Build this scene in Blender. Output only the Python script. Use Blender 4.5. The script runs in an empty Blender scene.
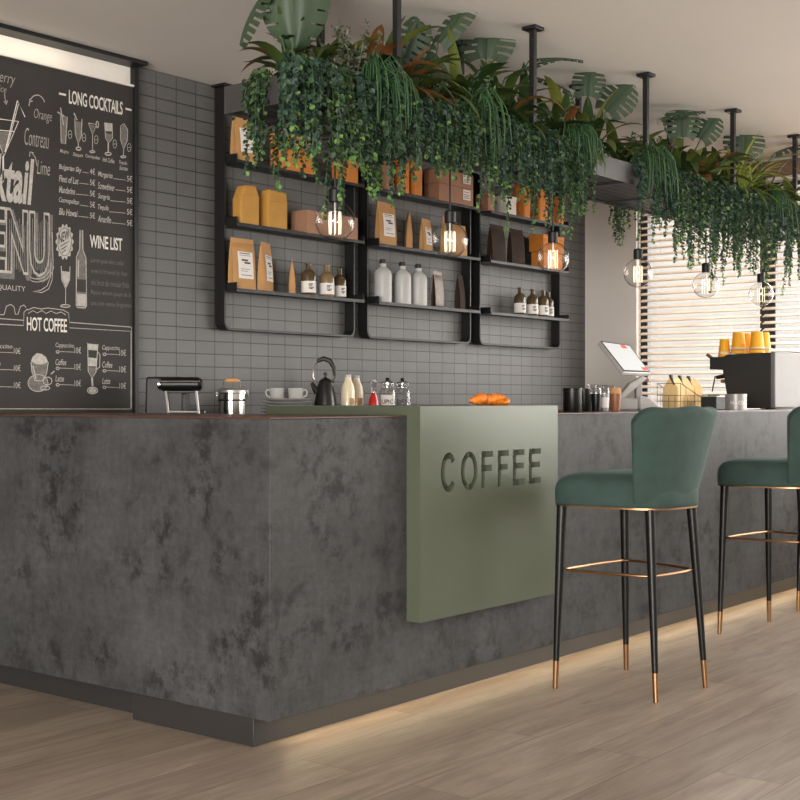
import bpy, bmesh, math, random
from mathutils import Vector, Matrix, Euler
random.seed(7)
rnd = random.uniform
COL = bpy.context.scene.collection
PI = math.pi
# ---------------------------------------------------------------- camera geometry
FPX, CAMZ, YAW = 1303.0, 1.16, 38.46
cS, cC = math.sin(math.radians(YAW)), math.cos(math.radians(YAW))
def ray(px):
    u = (px - 400) / FPX
    return cC + u * cS, cS - u * cC
def onY(px, y, Y):
    a, b = ray(px); d = Y / b
    return a * d, CAMZ + (400 - y) * d / FPX          # X, Z on the plane Y = const
def onX(px, y, X):
    a, b = ray(px); d = X / a
    return b * d, CAMZ + (400 - y) * d / FPX          # Y, Z on the plane X = const
def pxX(px, Y): return onY(px, 400, Y)[0]
def pxY(px, X): return onX(px, 400, X)[0]

# ---------------------------------------------------------------- materials
def nt(name):
    m = bpy.data.materials.new(name); m.use_nodes = True
    t = m.node_tree
    return m, t, t.nodes['Principled BSDF']
def N(t, typ, **kw):
    n = t.nodes.new(typ)
    for k, v in kw.items():
        if k in n.inputs: n.inputs[k].default_value = v
        else: setattr(n, k, v)
    return n
def lin(r, g, b):
    f = lambda v: (v / 255 / 12.92) if v <= 10 else ((v / 255 + .055) / 1.055) ** 2.4
    return (f(r), f(g), f(b), 1)
def mulc(c, k): return (min(c[0] * k, 1), min(c[1] * k, 1), min(c[2] * k, 1), 1)
def mat(name, col, rough=.5, metal=0, var=.12, scale=12, bump=0, bscale=60, coat=0, spec=.5, sheen=0):
    m, t, p = nt(name)
    tc = N(t, 'ShaderNodeTexCoord')
    nz = N(t, 'ShaderNodeTexNoise', Scale=scale, Detail=4)
    t.links.new(tc.outputs['Object'], nz.inputs['Vector'])
    rp = N(t, 'ShaderNodeValToRGB')
    rp.color_ramp.elements[0].position = .3; rp.color_ramp.elements[1].position = .7
    rp.color_ramp.elements[0].color = mulc(col, 1 - var); rp.color_ramp.elements[1].color = mulc(col, 1 + var)
    t.links.new(nz.outputs['Fac'], rp.inputs['Fac']); t.links.new(rp.outputs['Color'], p.inputs['Base Color'])
    p.inputs['Roughness'].default_value = rough; p.inputs['Metallic'].default_value = metal
    p.inputs['Coat Weight'].default_value = coat; p.inputs['Specular IOR Level'].default_value = spec
    if sheen:
        p.inputs['Sheen Weight'].default_value = sheen; p.inputs['Sheen Roughness'].default_value = .4
        p.inputs['Sheen Tint'].default_value = mulc(col, 3)
    if bump:
        bz = N(t, 'ShaderNodeTexNoise', Scale=bscale, Detail=3)
        t.links.new(tc.outputs['Object'], bz.inputs['Vector'])
        b = N(t, 'ShaderNodeBump', Strength=bump, Distance=.004)
        t.links.new(bz.outputs['Fac'], b.inputs['Height']); t.links.new(b.outputs['Normal'], p.inputs['Normal'])
    return m
def emit(name, col, s):
    m, t, p = nt(name)
    p.inputs['Base Color'].default_value = mulc(col, .25); p.inputs['Emission Color'].default_value = col
    p.inputs['Emission Strength'].default_value = s
    return m
def thin_glass(name, tint=(1, 1, 1, 1), ior=1.45, rough=.02):
    m, t, p = nt(name); t.nodes.remove(p)
    lw = N(t, 'ShaderNodeLayerWeight', Blend=.5); pw = N(t, 'ShaderNodeMath', operation='POWER'); pw.inputs[1].default_value = 3.5
    t.links.new(lw.outputs['Facing'], pw.inputs[0])
    fr = N(t, 'ShaderNodeMath', operation='MULTIPLY_ADD', use_clamp=True); f0 = ((ior - 1) / (ior + 1)) ** 2 * 1.6
    t.links.new(pw.outputs[0], fr.inputs[0]); fr.inputs[1].default_value = .75; fr.inputs[2].default_value = f0
    tr = N(t, 'ShaderNodeBsdfTransparent', Color=tint)
    gl = N(t, 'ShaderNodeBsdfGlossy', Roughness=rough); mx = N(t, 'ShaderNodeMixShader')
    rim = N(t, 'ShaderNodeValToRGB'); rim.color_ramp.elements[0].position = .55; rim.color_ramp.elements[0].color = tint
    rim.color_ramp.elements[1].position = .98; rim.color_ramp.elements[1].color = mulc(tint, .42)
    t.links.new(lw.outputs['Facing'], rim.inputs['Fac']); t.links.new(rim.outputs['Color'], tr.inputs['Color'])
    t.links.new(fr.outputs[0], mx.inputs[0]); t.links.new(tr.outputs[0], mx.inputs[1]); t.links.new(gl.outputs[0], mx.inputs[2])
    t.links.new(mx.outputs[0], t.nodes['Material Output'].inputs['Surface'])
    return m
def leafmat(name, cols, rough=.52, trans=.25):
    m, t, p = nt(name)
    g = N(t, 'ShaderNodeNewGeometry'); rp = N(t, 'ShaderNodeValToRGB')
    el = rp.color_ramp.elements
    while len(el) < len(cols): el.new(.5)
    for i, c in enumerate(cols):
        el[i].position = i / (len(cols) - 1); el[i].color = c
    t.links.new(g.outputs['Random Per Island'], rp.inputs['Fac'])
    t.links.new(rp.outputs['Color'], p.inputs['Base Color'])
    p.inputs['Roughness'].default_value = rough
    tl = N(t, 'ShaderNodeBsdfTranslucent'); t.links.new(rp.outputs['Color'], tl.inputs['Color'])
    mx = N(t, 'ShaderNodeMixShader', Fac=trans)
    t.links.new(p.outputs[0], mx.inputs[1]); t.links.new(tl.outputs[0], mx.inputs[2])
    t.links.new(mx.outputs[0], t.nodes['Material Output'].inputs['Surface'])
    return m

def concrete_mat():
    m, t, p = nt('concrete')
    tc = N(t, 'ShaderNodeTexCoord'); L = t.links.new
    def noise(scale, detail, rough, st=(1, 1, 1), dist=0, off=(0, 0, 0)):
        mp = N(t, 'ShaderNodeMapping'); mp.inputs['Scale'].default_value = st; mp.inputs['Location'].default_value = off
        L(tc.outputs['Object'], mp.inputs['Vector'])
        n = N(t, 'ShaderNodeTexNoise', Scale=scale, Detail=detail, Roughness=rough, Distortion=dist); L(mp.outputs[0], n.inputs['Vector'])
        return n.outputs['Fac']
    def ramp(src, p0, p1, c0=0, c1=1):
        r = N(t, 'ShaderNodeValToRGB'); e = r.color_ramp.elements
        e[0].position = p0; e[0].color = (c0, c0, c0, 1); e[1].position = p1; e[1].color = (c1, c1, c1, 1)
        L(src, r.inputs['Fac']); return r.outputs['Color']
    def op(o, a, b):
        n = N(t, 'ShaderNodeMath', operation=o)
        for k, x in ((0, a), (1, b)):
            if isinstance(x, (int, float)): n.inputs[k].default_value = x
            else: L(x, n.inputs[k])
        return n.outputs[0]
    base = ramp(noise(2.6, 8, .62), .3, .7, .040, .068)                       # broad clouds
    grain = ramp(noise(30, 8, .75), .3, .7, .74, 1.26)                         # fine grain
    patch = ramp(noise(4.2, 4, .6, off=(3, 7, 1)), .42, .60)                  # where the skin is worn
    speck = ramp(noise(11, 10, .74, off=(1, 2, 5)), .47, .58)
    dark = op('SUBTRACT', 1, op('MULTIPLY', op('MULTIPLY', patch, speck), .66))
    sv = ramp(noise(1.5, 5, .6, (20, 20, 3)), .36, .60, .93, 1.04)           # trowel marks, upright
    sh = ramp(noise(1.5, 5, .6, (3, 3, 26)), .36, .60, .93, 1.04)          # and level
    tot = op('MULTIPLY', op('MULTIPLY', op('MULTIPLY', base, grain), dark), op('MULTIPLY', sv, sh))
    cb = N(t, 'ShaderNodeCombineColor')
    L(tot, cb.inputs[0]); L(op('MULTIPLY', tot, 1.01), cb.inputs[1]); L(op('MULTIPLY', tot, 1.03), cb.inputs[2])
    L(cb.outputs[0], p.inputs['Base Color'])
    p.inputs['Roughness'].default_value = .62; p.inputs['Specular IOR Level'].default_value = .35
    bm_ = N(t, 'ShaderNodeBump', Strength=.2, Distance=.01); L(tot, bm_.inputs['Height']); L(bm_.outputs['Normal'], p.inputs['Normal'])
    return m
def floor_mat():
    m, t, p = nt('oak_planks'); L = t.links.new
    tc = N(t, 'ShaderNodeTexCoord')
    br = N(t, 'ShaderNodeTexBrick', Scale=1.0, **{'Mortar Size': .0012, 'Brick Width': 1.9, 'Row Height': .22, 'Mortar Smooth': .2, 'Bias': 0})
    br.offset = .37; br.offset_frequency = 2
    br.inputs['Color1'].default_value = (.0, .0, .0, 1); br.inputs['Color2'].default_value = (1, 1, 1, 1); br.inputs['Mortar'].default_value = (.5, .5, .5, 1)
    L(tc.outputs['Object'], br.inputs['Vector'])
    mp = N(t, 'ShaderNodeMapping'); mp.inputs['Scale'].default_value = (.9, 6.5, 1)
    L(tc.outputs['Object'], mp.inputs['Vector'])
    add = N(t, 'ShaderNodeVectorMath', operation='MULTIPLY_ADD'); L(br.outputs['Color'], add.inputs[0])
    add.inputs[1].default_value = (7, 13, 5); L(mp.outputs[0], add.inputs[2])
    g1 = N(t, 'ShaderNodeTexNoise', Scale=1.5, Detail=9, Roughness=.62, Distortion=1.3); L(add.outputs[0], g1.inputs['Vector'])
    r1 = N(t, 'ShaderNodeValToRGB'); e = r1.color_ramp.elements
    e[0].position = .3; e[0].color = lin(130, 117, 104); e[1].position = .72; e[1].color = lin(168, 155, 141)
    x = e.new(.5); x.color = lin(152, 139, 125)
    L(g1.outputs['Fac'], r1.inputs['Fac'])
    mg = N(t, 'ShaderNodeMapping'); mg.inputs['Scale'].default_value = (2.2, 42, 1)
    ad2 = N(t, 'ShaderNodeVectorMath', operation='MULTIPLY_ADD'); L(tc.outputs['Object'], mg.inputs['Vector']); L(br.outputs['Color'], ad2.inputs[0])
    ad2.inputs[1].default_value = (17, 3, 9); L(mg.outputs[0], ad2.inputs[2])
    g2 = N(t, 'ShaderNodeTexNoise', Scale=2.0, Detail=8, Roughness=.7, Distortion=.6); L(ad2.outputs[0], g2.inputs['Vector'])
    r2 = N(t, 'ShaderNodeValToRGB'); r2.color_ramp.elements[0].position = .32; r2.color_ramp.elements[0].color = (.84, .82, .80, 1)
    r2.color_ramp.elements[1].position = .62; r2.color_ramp.elements[1].color = (1.05, 1.05, 1.05, 1)
    L(g2.outputs['Fac'], r2.inputs['Fac'])
    mg1 = N(t, 'ShaderNodeMixRGB', blend_type='MULTIPLY', Fac=1.0); L(r1.outputs['Color'], mg1.inputs[1]); L(r2.outputs['Color'], mg1.inputs[2])
    # plank to plank tone
    mixp = N(t, 'ShaderNodeMixRGB', blend_type='MULTIPLY', Fac=1.0)
    rp = N(t, 'ShaderNodeValToRGB'); rp.color_ramp.elements[0].color = (.76, .745, .73, 1); rp.color_ramp.elements[1].color = (1.06, 1.06, 1.06, 1)
    L(br.outputs['Color'], rp.inputs['Fac']); L(mg1.outputs[0], mixp.inputs[1]); L(rp.outputs['Color'], mixp.inputs[2])
    # knots
    mk = N(t, 'ShaderNodeMapping'); mk.inputs['Scale'].default_value = (1.0, 3.2, 1)
    L(tc.outputs['Object'], mk.inputs['Vector'])
    vo = N(t, 'ShaderNodeTexVoronoi', Scale=1.15); L(mk.outputs[0], vo.inputs['Vector'])
    kr = N(t, 'ShaderNodeValToRGB'); kr.color_ramp.elements[0].position = .02; kr.color_ramp.elements[0].color = (.28, .2, .15, 1)
    kr.color_ramp.elements[1].position = .075; kr.color_ramp.elements[1].color = (1, 1, 1, 1)
    L(vo.outputs['Distance'], kr.inputs['Fac'])
    mk2 = N(t, 'ShaderNodeMixRGB', blend_type='MULTIPLY', Fac=.85); L(mixp.outputs[0], mk2.inputs[1]); L(kr.outputs['Color'], mk2.inputs[2])
    seam = N(t, 'ShaderNodeMixRGB', Fac=0); L(br.outputs['Fac'], seam.inputs[0]); L(mk2.outputs[0], seam.inputs[1]); seam.inputs[2].default_value = lin(78, 62, 50)
    L(seam.outputs[0], p.inputs['Base Color'])
    p.inputs['Roughness'].default_value = .42; p.inputs['Specular IOR Level'].default_value = .4
    b = N(t, 'ShaderNodeBump', Strength=.12, Distance=.002); L(g1.outputs['Fac'], b.inputs['Height']); L(b.outputs['Normal'], p.inputs['Normal'])
    return m
def tile_mat():
    m, t, p = nt('grey_tile'); L = t.links.new
    tc = N(t, 'ShaderNodeTexCoord'); sx = N(t, 'ShaderNodeSeparateXYZ'); cx = N(t, 'ShaderNodeCombineXYZ')
    L(tc.outputs['Object'], sx.inputs[0])
    ax = N(t, 'ShaderNodeMath', operation='SUBTRACT'); ax.inputs[1].default_value = 4.247 - 1.3; L(sx.outputs['X'], ax.inputs[0])
    az = N(t, 'ShaderNodeMath', operation='SUBTRACT'); az.inputs[1].default_value = 1.918 - .0655 * 25; L(sx.outputs['Z'], az.inputs[0])
    L(ax.outputs[0], cx.inputs['X']); L(az.outputs[0], cx.inputs['Y'])
    br = N(t, 'ShaderNodeTexBrick', Scale=1.0, **{'Mortar Size': .0025, 'Brick Width': .1303, 'Row Height': .0655, 'Mortar Smooth': .15, 'Bias': 0})
    br.offset = 0
    br.inputs['Color1'].default_value = lin(86, 85, 83); br.inputs['Color2'].default_value = lin(92, 91, 89); br.inputs['Mortar'].default_value = lin(34, 33, 32)
    L(cx.outputs[0], br.inputs['Vector'])
    nz = N(t, 'ShaderNodeTexNoise', Scale=7, Detail=5); L(tc.outputs['Object'], nz.inputs['Vector'])
    rp = N(t, 'ShaderNodeValToRGB'); rp.color_ramp.elements[0].color = (.85, .85, .85, 1); rp.color_ramp.elements[1].color = (1.12, 1.12, 1.12, 1)
    L(nz.outputs['Fac'], rp.inputs['Fac'])
    mx = N(t, 'ShaderNodeMixRGB', blend_type='MULTIPLY', Fac=1); L(br.outputs['Color'], mx.inputs[1]); L(rp.outputs['Color'], mx.inputs[2])
    L(mx.outputs[0], p.inputs['Base Color']); p.inputs['Roughness'].default_value = .5
    inv = N(t, 'ShaderNodeMath', operation='SUBTRACT'); inv.inputs[0].default_value = 1; L(br.outputs['Fac'], inv.inputs[1])
    b = N(t, 'ShaderNodeBump', Strength=.5, Distance=.002); L(inv.outputs[0], b.inputs['Height']); L(b.outputs['Normal'], p.inputs['Normal'])
    return m

M = {}
M['concrete'] = concrete_mat(); M['floor'] = floor_mat(); M['tile'] = tile_mat()
M['plaster'] = mat('beige_plaster', lin(212, 205, 198), .85, var=.03, scale=2, bump=.05, bscale=90)
M['ceil'] = mat('ceiling_paint', lin(226, 220, 213), .9, var=.02, scale=1)
M['black'] = mat('black_steel', lin(30, 30, 30), .45, .3, var=.1)
M['steelgrey'] = mat('graphite_steel', lin(62, 60, 59), .5, .2, var=.05, scale=3)
M['kick'] = mat('dark_plinth', lin(48, 46, 45), .5, .1, var=.05, scale=4)
M['green'] = mat('green_lacquer', lin(84, 90, 74), .34, .12, var=.02, scale=2, coat=0, spec=.36)
M['walnut'] = mat('walnut_top', lin(84, 55, 43), .4, var=.2, scale=8)
M['velvet'] = mat('green_velvet', lin(46, 66, 61), .85, var=.16, scale=14, bump=.2, bscale=220, sheen=.3)
M['leg'] = mat('black_lacquer', lin(15, 14, 14), .36, var=.05, spec=.3)
M['brass'] = mat('brass', lin(152, 116, 82), .36, 1, var=.06)
M['slat'] = mat('blind_wood', lin(222, 206, 189), .55, var=.12, scale=6)
M['valance'] = mat('valance_wood', lin(120, 90, 70), .55, var=.15, scale=6)
M['board'] = mat('chalkboard', lin(50, 47, 45), .75, var=.14, scale=3.5)
M['chalk'] = mat('white_chalk', lin(222, 216, 208), .95, var=.12, scale=60)
M['chalk2'] = mat('faint_chalk', lin(178, 173, 166), .95, var=.2, scale=70)
M['chalk3'] = mat('smudged_chalk', lin(112, 108, 104), .95, var=.25, scale=60)
M['header'] = mat('white_header', lin(236, 230, 220), .7, var=.02)
M['kraft'] = mat('kraft_paper', lin(184, 138, 86), .75, var=.07, scale=18, bump=.3, bscale=50)
M['mustard'] = mat('mustard_paper', lin(186, 136, 60), .7, var=.06, scale=18, bump=.4, bscale=30)
M['orange'] = mat('orange_carton', lin(206, 126, 44), .7, var=.07, scale=12)
M['pinkbox'] = mat('brown_carton', lin(160, 118, 92), .75, var=.06, scale=12)
M['darkbag'] = mat('dark_brown_foil', lin(50, 35, 26), .7, 0, spec=.15, var=.15, scale=12, bump=.5, bscale=22)
M['foil'] = mat('shiny_brown_foil', lin(66, 52, 42), .3, .6, var=.2, scale=14, bump=.8, bscale=20)
M['paper'] = mat('white_label', lin(226, 220, 214), .8, var=.03)
M['ink'] = mat('label_ink', lin(70, 66, 64), .8, var=.05)
M['amber'] = mat('amber_glass', lin(82, 66, 44), .16, var=.1, scale=20, coat=.4)
M['amberlight'] = mat('amber_liquid_glass', lin(126, 104, 72), .2, var=.1, scale=20, coat=.3)
M['white'] = mat('white_ceramic', lin(182, 180, 176), .25, var=.02, coat=.3)
M['milkwhite'] = mat('white_plastic', lin(184, 183, 180), .4, var=.02)
M['cream'] = mat('cream_milk', lin(232, 216, 184), .3, var=.03, coat=.4)
M['red'] = mat('red_syrup', lin(196, 30, 22), .2, var=.1, coat=.5)
M['chrome'] = mat('chrome', lin(210, 206, 200), .16, 1, var=.03)
M['steel'] = mat('brushed_steel', lin(200, 198, 195), .4, .8, var=.05)
M['machinepanel'] = mat('satin_steel', lin(112, 111, 110), .5, .15, var=.03, spec=.3)
M['woodlight'] = mat('light_wood', lin(206, 148, 84), .5, var=.12, scale=30)
M['brownwood'] = mat('brown_wood', lin(130, 80, 50), .45, var=.15, scale=30)
M['kettle'] = mat('black_enamel', lin(34, 33, 32), .3, .2, var=.05, coat=.25)
M['mat_black'] = mat('black_plastic', lin(32, 31, 31), .5, var=.05)
M['yellow'] = mat('yellow_paper_cup', lin(240, 170, 36), .55, var=.03)
M['pastry'] = mat('golden_pastry', lin(226, 128, 34), .5, var=.3, scale=45, bump=.7, bscale=60)
M['greytin'] = mat('grey_tin', lin(150, 148, 146), .4, .3, var=.05)
M['screen'] = emit('lit_screen', (.93, .92, .90, 1), .42)
M['screenred'] = emit('lit_screen_red', (.9, .10, .05, 1), .7)
M['filament'] = emit('filament', (1.0, .84, .60, 1), 1.7)
M['led'] = emit('led_strip', (1.0, .80, .55, 1), 2)
M['glass'] = thin_glass('clear_glass'); M['bulbglass'] = thin_glass('bulb_glass', (.97, .96, .94, 1), 1.5)
M['cupglass'] = thin_glass('clear_plastic', (.86, .86, .86, 1), 1.7, .15)
M['jarglass'] = thin_glass('jar_glass', (.88, .88, .88, 1), 1.6, .06)
M['soil'] = mat('dark_soil', lin(52, 42, 34), .95, var=.3, scale=60)
M['stem'] = mat('green_stem', lin(58, 84, 48), .6, var=.2)
M['ivy'] = leafmat('ivy_leaves', [lin(31, 48, 35), lin(44, 68, 46), lin(57, 82, 48), lin(80, 104, 55)])
M['ivy2'] = leafmat('ivy_blue_leaves', [lin(31, 47, 39), lin(46, 70, 56), lin(60, 85, 68), lin(56, 84, 53)])
M['young'] = leafmat('young_leaves', [lin(84, 128, 62), lin(112, 152, 78), lin(134, 168, 96)], trans=.35)
M['grass'] = leafmat('hanging_strands', [lin(34, 66, 38), lin(48, 88, 50), lin(72, 108, 62)])
M['monstera'] = leafmat('monstera_leaves', [lin(34, 50, 34), lin(50, 68, 48), lin(72, 88, 64)], .55, .12)
M['dracaena'] = leafmat('broad_leaves', [lin(34, 52, 28), lin(52, 72, 34), lin(78, 92, 40), lin(108, 112, 46)], .4)
M['redleaf'] = leafmat('red_leaves', [lin(118, 68, 42), lin(134, 84, 46), lin(98, 86, 40)], .45)
M['spider'] = leafmat('yellow_green_blades', [lin(96, 116, 44), lin(136, 148, 62), lin(160, 160, 74)], .45)
M['sprig'] = leafmat('grey_sprig_leaves', [lin(46, 52, 40), lin(80, 82, 66), lin(114, 110, 92)])

# ---------------------------------------------------------------- mesh builder
class MB:
    def __init__(s): s.v = []; s.f = []; s.mi = []; s.cur = 0
    def add(s, vs, fs):
        o = len(s.v); s.v += [tuple(v) for v in vs]
        for f in fs: s.f.append([i + o for i in f]); s.mi.append(s.cur)
        return s
    def box(s, x0, x1, y0, y1, z0, z1):
        return s.add([(x0, y0, z0), (x1, y0, z0), (x1, y1, z0), (x0, y1, z0), (x0, y0, z1), (x1, y0, z1), (x1, y1, z1), (x0, y1, z1)],
                     [(0, 3, 2, 1), (4, 5, 6, 7), (0, 1, 5, 4), (1, 2, 6, 5), (2, 3, 7, 6), (3, 0, 4, 7)])
    def lathe(s, prof, c=(0, 0, 0), n=20, cap=True):
        vs = []; fs = []
        for r, z in prof:
            for i in range(n):
                a = 2 * PI * i / n; vs.append((c[0] + r * math.cos(a), c[1] + r * math.sin(a), c[2] + z))
        for k in range(len(prof) - 1):
            for i in range(n):
                j = (i + 1) % n; fs.append((k * n + i, k * n + j, (k + 1) * n + j, (k + 1) * n + i))
        if cap:
            fs.append(tuple(range(n - 1, -1, -1))); m = (len(prof) - 1) * n; fs.append(tuple(range(m, m + n)))
        return s.add(vs, fs)
    def tube(s, pts, r, n=8, cap=True, closed=False):
        pts = [Vector(p) for p in pts]; rs = r if isinstance(r, (list, tuple)) else [r] * len(pts)
        vs = []; fs = []; K = len(pts); up = None
        for k, p in enumerate(pts):
            if closed: d = pts[(k + 1) % K] - pts[k - 1]
            else: d = pts[min(k + 1, K - 1)] - pts[max(k - 1, 0)]
            d = d.normalized() if d.length > 1e-9 else Vector((0, 0, 1))
            if up is None: up = Vector((0, 0, 1)) if abs(d.z) < .9 else Vector((1, 0, 0))
            a = d.cross(up); a = a.normalized() if a.length > 1e-6 else d.orthogonal().normalized()
            b = a.cross(d).normalized(); up = b
            for i in range(n):
                t = 2 * PI * i / n; vs.append(p + (a * math.cos(t) + b * math.sin(t)) * rs[k])
        for k in range(K if closed else K - 1):
            k2 = (k + 1) % K
            for i in range(n):
                j = (i + 1) % n; fs.append((k * n + i, k * n + j, k2 * n + j, k2 * n + i))
        if cap and not closed:
            fs.append(tuple(range(n - 1, -1, -1))); fs.append(tuple(range((K - 1) * n, K * n)))
        return s.add(vs, fs)
    def prism(s, poly, axis, a0, a1):
        """poly in the two other axes, extruded along axis from a0 to a1"""
        def mk(p, a):
            return {'x': (a, p[0], p[1]), 'y': (p[0], a, p[1]), 'z': (p[0], p[1], a)}[axis]
        n = len(poly); vs = [mk(p, a0) for p in poly] + [mk(p, a1) for p in poly]
        fs = [tuple(range(n - 1, -1, -1)), tuple(range(n, 2 * n))] + [(i, (i + 1) % n, n + (i + 1) % n, n + i) for i in range(n)]
        return s.add(vs, fs)
    def grid(s, rows):
        n = len(rows[0]); vs = [p for r in rows for p in r]
        fs = [(k * n + i, k * n + i + 1, (k + 1) * n + i + 1, (k + 1) * n + i) for k in range(len(rows) - 1) for i in range(n - 1)]
        return s.add(vs, fs)
    def sphere(s, c, r, n=20, m=12, sq=(1, 1, 1)):
        vs = [(c[0], c[1], c[2] - r * sq[2])]; fs = []
        for k in range(1, m):
            a = -PI / 2 + PI * k / m
            for i in range(n):
                t = 2 * PI * i / n
                vs.append((c[0] + r * sq[0] * math.cos(a) * math.cos(t), c[1] + r * sq[1] * math.cos(a) * math.sin(t), c[2] + r * sq[2] * math.sin(a)))
        vs.append((c[0], c[1], c[2] + r * sq[2])); T = len(vs) - 1
        for i in range(n):
            j = (i + 1) % n; fs.append((0, 1 + j, 1 + i)); fs.append((T, 1 + (m - 2) * n + i, 1 + (m - 2) * n + j))
            for k in range(m - 2): fs.append((1 + k * n + i, 1 + k * n + j, 1 + (k + 1) * n + j, 1 + (k + 1) * n + i))
        return s.add(vs, fs)
    def build(s, name, mats, parent=None, smooth=True, bev=0, ang=35, seg=2, fix=True):
        me = bpy.data.meshes.new(name); me.from_pydata(s.v, [], s.f)
        if not isinstance(mats, (list, tuple)): mats = [mats]
        for m in mats: me.materials.append(m)
        if len(mats) > 1: me.polygons.foreach_set('material_index', s.mi)
        if fix:
            b = bmesh.new(); b.from_mesh(me); bmesh.ops.recalc_face_normals(b, faces=b.faces); b.to_mesh(me); b.free()
        if smooth:
            me.polygons.foreach_set('use_smooth', [True] * len(me.polygons))
            me.set_sharp_from_angle(angle=math.radians(ang))
        me.update()
        o = bpy.data.objects.new(name, me); COL.objects.link(o)
        if parent is not None: o.parent = parent
        if bev:
            md = o.modifiers.new('bevel', 'BEVEL'); md.width = bev; md.segments = seg; md.limit_method = 'ANGLE'; md.angle_limit = math.radians(40)
        return o
def tag(o, label=None, cat=None, group=None, kind=None):
    if label: o['label'] = label
    if cat: o['category'] = cat
    if group: o['group'] = group
    if kind: o['kind'] = kind
    return o
def thing(name, label, cat, loc=(0, 0, 0), rz=0, group=None):
    o = bpy.data.objects.new(name, None); COL.objects.link(o); o.empty_display_size = .05
    o.location = loc; o.rotation_euler = (0, 0, rz)
    return tag(o, label, cat, group)
def dup(root, loc, rz, label, group=None, scale=None):
    def cp(o, par):
        c = o.copy(); COL.objects.link(c)
        if par is not None: c.parent = par
        for ch in list(o.children): cp(ch, c)
        return c
    r = cp(root, None); r.location = loc; r.rotation_euler = (0, 0, rz); r['label'] = label
    if group: r['group'] = group
    if scale: r.scale = (scale, scale, scale)
    return r
def struct(name, mb, m, parent=None, **kw):
    o = mb.build(name, m, parent, **kw)
    if parent is None: o['kind'] = 'structure'
    return o
def textgeo(s, off=0.0, shear=0.0, spacing=1.0, boxonly=False):
    """outline of a line of lettering as vertices in a unit box, plus faces"""
    if off:
        box = textgeo(s, 0, shear, spacing, True)
    cu = bpy.data.curves.new('lettering', 'FONT'); cu.body = s; cu.offset = off; cu.shear = shear; cu.space_character = spacing
    cu.fill_mode = 'FRONT'; cu.resolution_u = 3
    o = bpy.data.objects.new('lettering', cu); COL.objects.link(o)
    dg = bpy.context.evaluated_depsgraph_get(); dg.update()
    me = bpy.data.meshes.new_from_object(o.evaluated_get(dg))
    vs = [v.co.copy() for v in me.vertices]; fs = [tuple(p.vertices) for p in me.polygons]
    bpy.data.objects.remove(o); bpy.data.curves.remove(cu); bpy.data.meshes.remove(me)
    x0 = min(v.x for v in vs); x1 = max(v.x for v in vs); y0 = min(v.y for v in vs); y1 = max(v.y for v in vs)
    if boxonly: return x0, x1, y0, y1
    if off: x0, x1, y0, y1 = box
    return [((v.x - x0) / (x1 - x0), (v.y - y0) / (y1 - y0)) for v in vs], fs

# ================================================================= SETTING
YB, XR, ZC = 4.90, 8.36, 2.77
XL, YF = -5.2, -6.4
struct('floor', MB().box(XL, XR + .3, YF, YB + .2, -.06, 0), M['floor'], smooth=False)
struct('ceiling', MB().box(XL, XR + .3, YF, YB + .2, ZC, ZC + .1), M['ceil'], smooth=False)
struct('wall_back', MB().box(XL, XR, YB, YB + .2, 0, ZC), M['tile'], smooth=False)
# right wall with a row of tall windows
WZ0, WZ1 = .86, 2.62
yA = pxY(636.5, XR); yM0 = pxY(757, XR); yM1 = pxY(771, XR)
w = MB(); w.box(XR, XR + .2, yA, YB, 0, ZC); w.box(XR, XR + .2, YF, yA, 0, WZ0); w.box(XR, XR + .2, YF, yA, WZ1, ZC)
w.box(XR, XR + .2, YF, -3.6, WZ0, WZ1)
struct('wall_right', w, M['plaster'], smooth=False)
struct('unseen_wall_left', MB().box(XL - .2, XL, YF, YB + .2, 0, ZC), M['plaster'], smooth=False)  # unseen wall, put in to cut the ambient light from the left
struct('unseen_wall_front', MB().box(XL, 1.6, YF - .2, YF, 0, ZC), M['plaster'], smooth=False)  # unseen part wall behind the camera, added to dim the left side
def window(n, y0, y1):
    f = MB(); t = .055; x0, x1 = XR + .06, XR + .12
    f.box(x0, x1, y0, y0 + t, WZ0, WZ1); f.box(x0, x1, y1 - t, y1, WZ0, WZ1)
    f.box(x0, x1, y0 + t, y1 - t, WZ0, WZ0 + t); f.box(x0, x1, y0 + t, y1 - t, WZ1 - t, WZ1)
    o = struct('window_%d' % n, f, M['black'], bev=.004)
    MB().box(XR + .085, XR + .091, y0 + t, y1 - t, WZ0 + t, WZ1 - t).build('window_pane', M['glass'], o, smooth=False)
    return o
window(1, (yM0 + yM1) / 2, yA)
window(2, (yM0 + yM1) / 2 - 1.75, (yM0 + yM1) / 2)
window(3, -.1, (yM0 + yM1) / 2 - 1.75)
window(4, -1.85, -.1); window(5, -3.6, -1.85)

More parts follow.
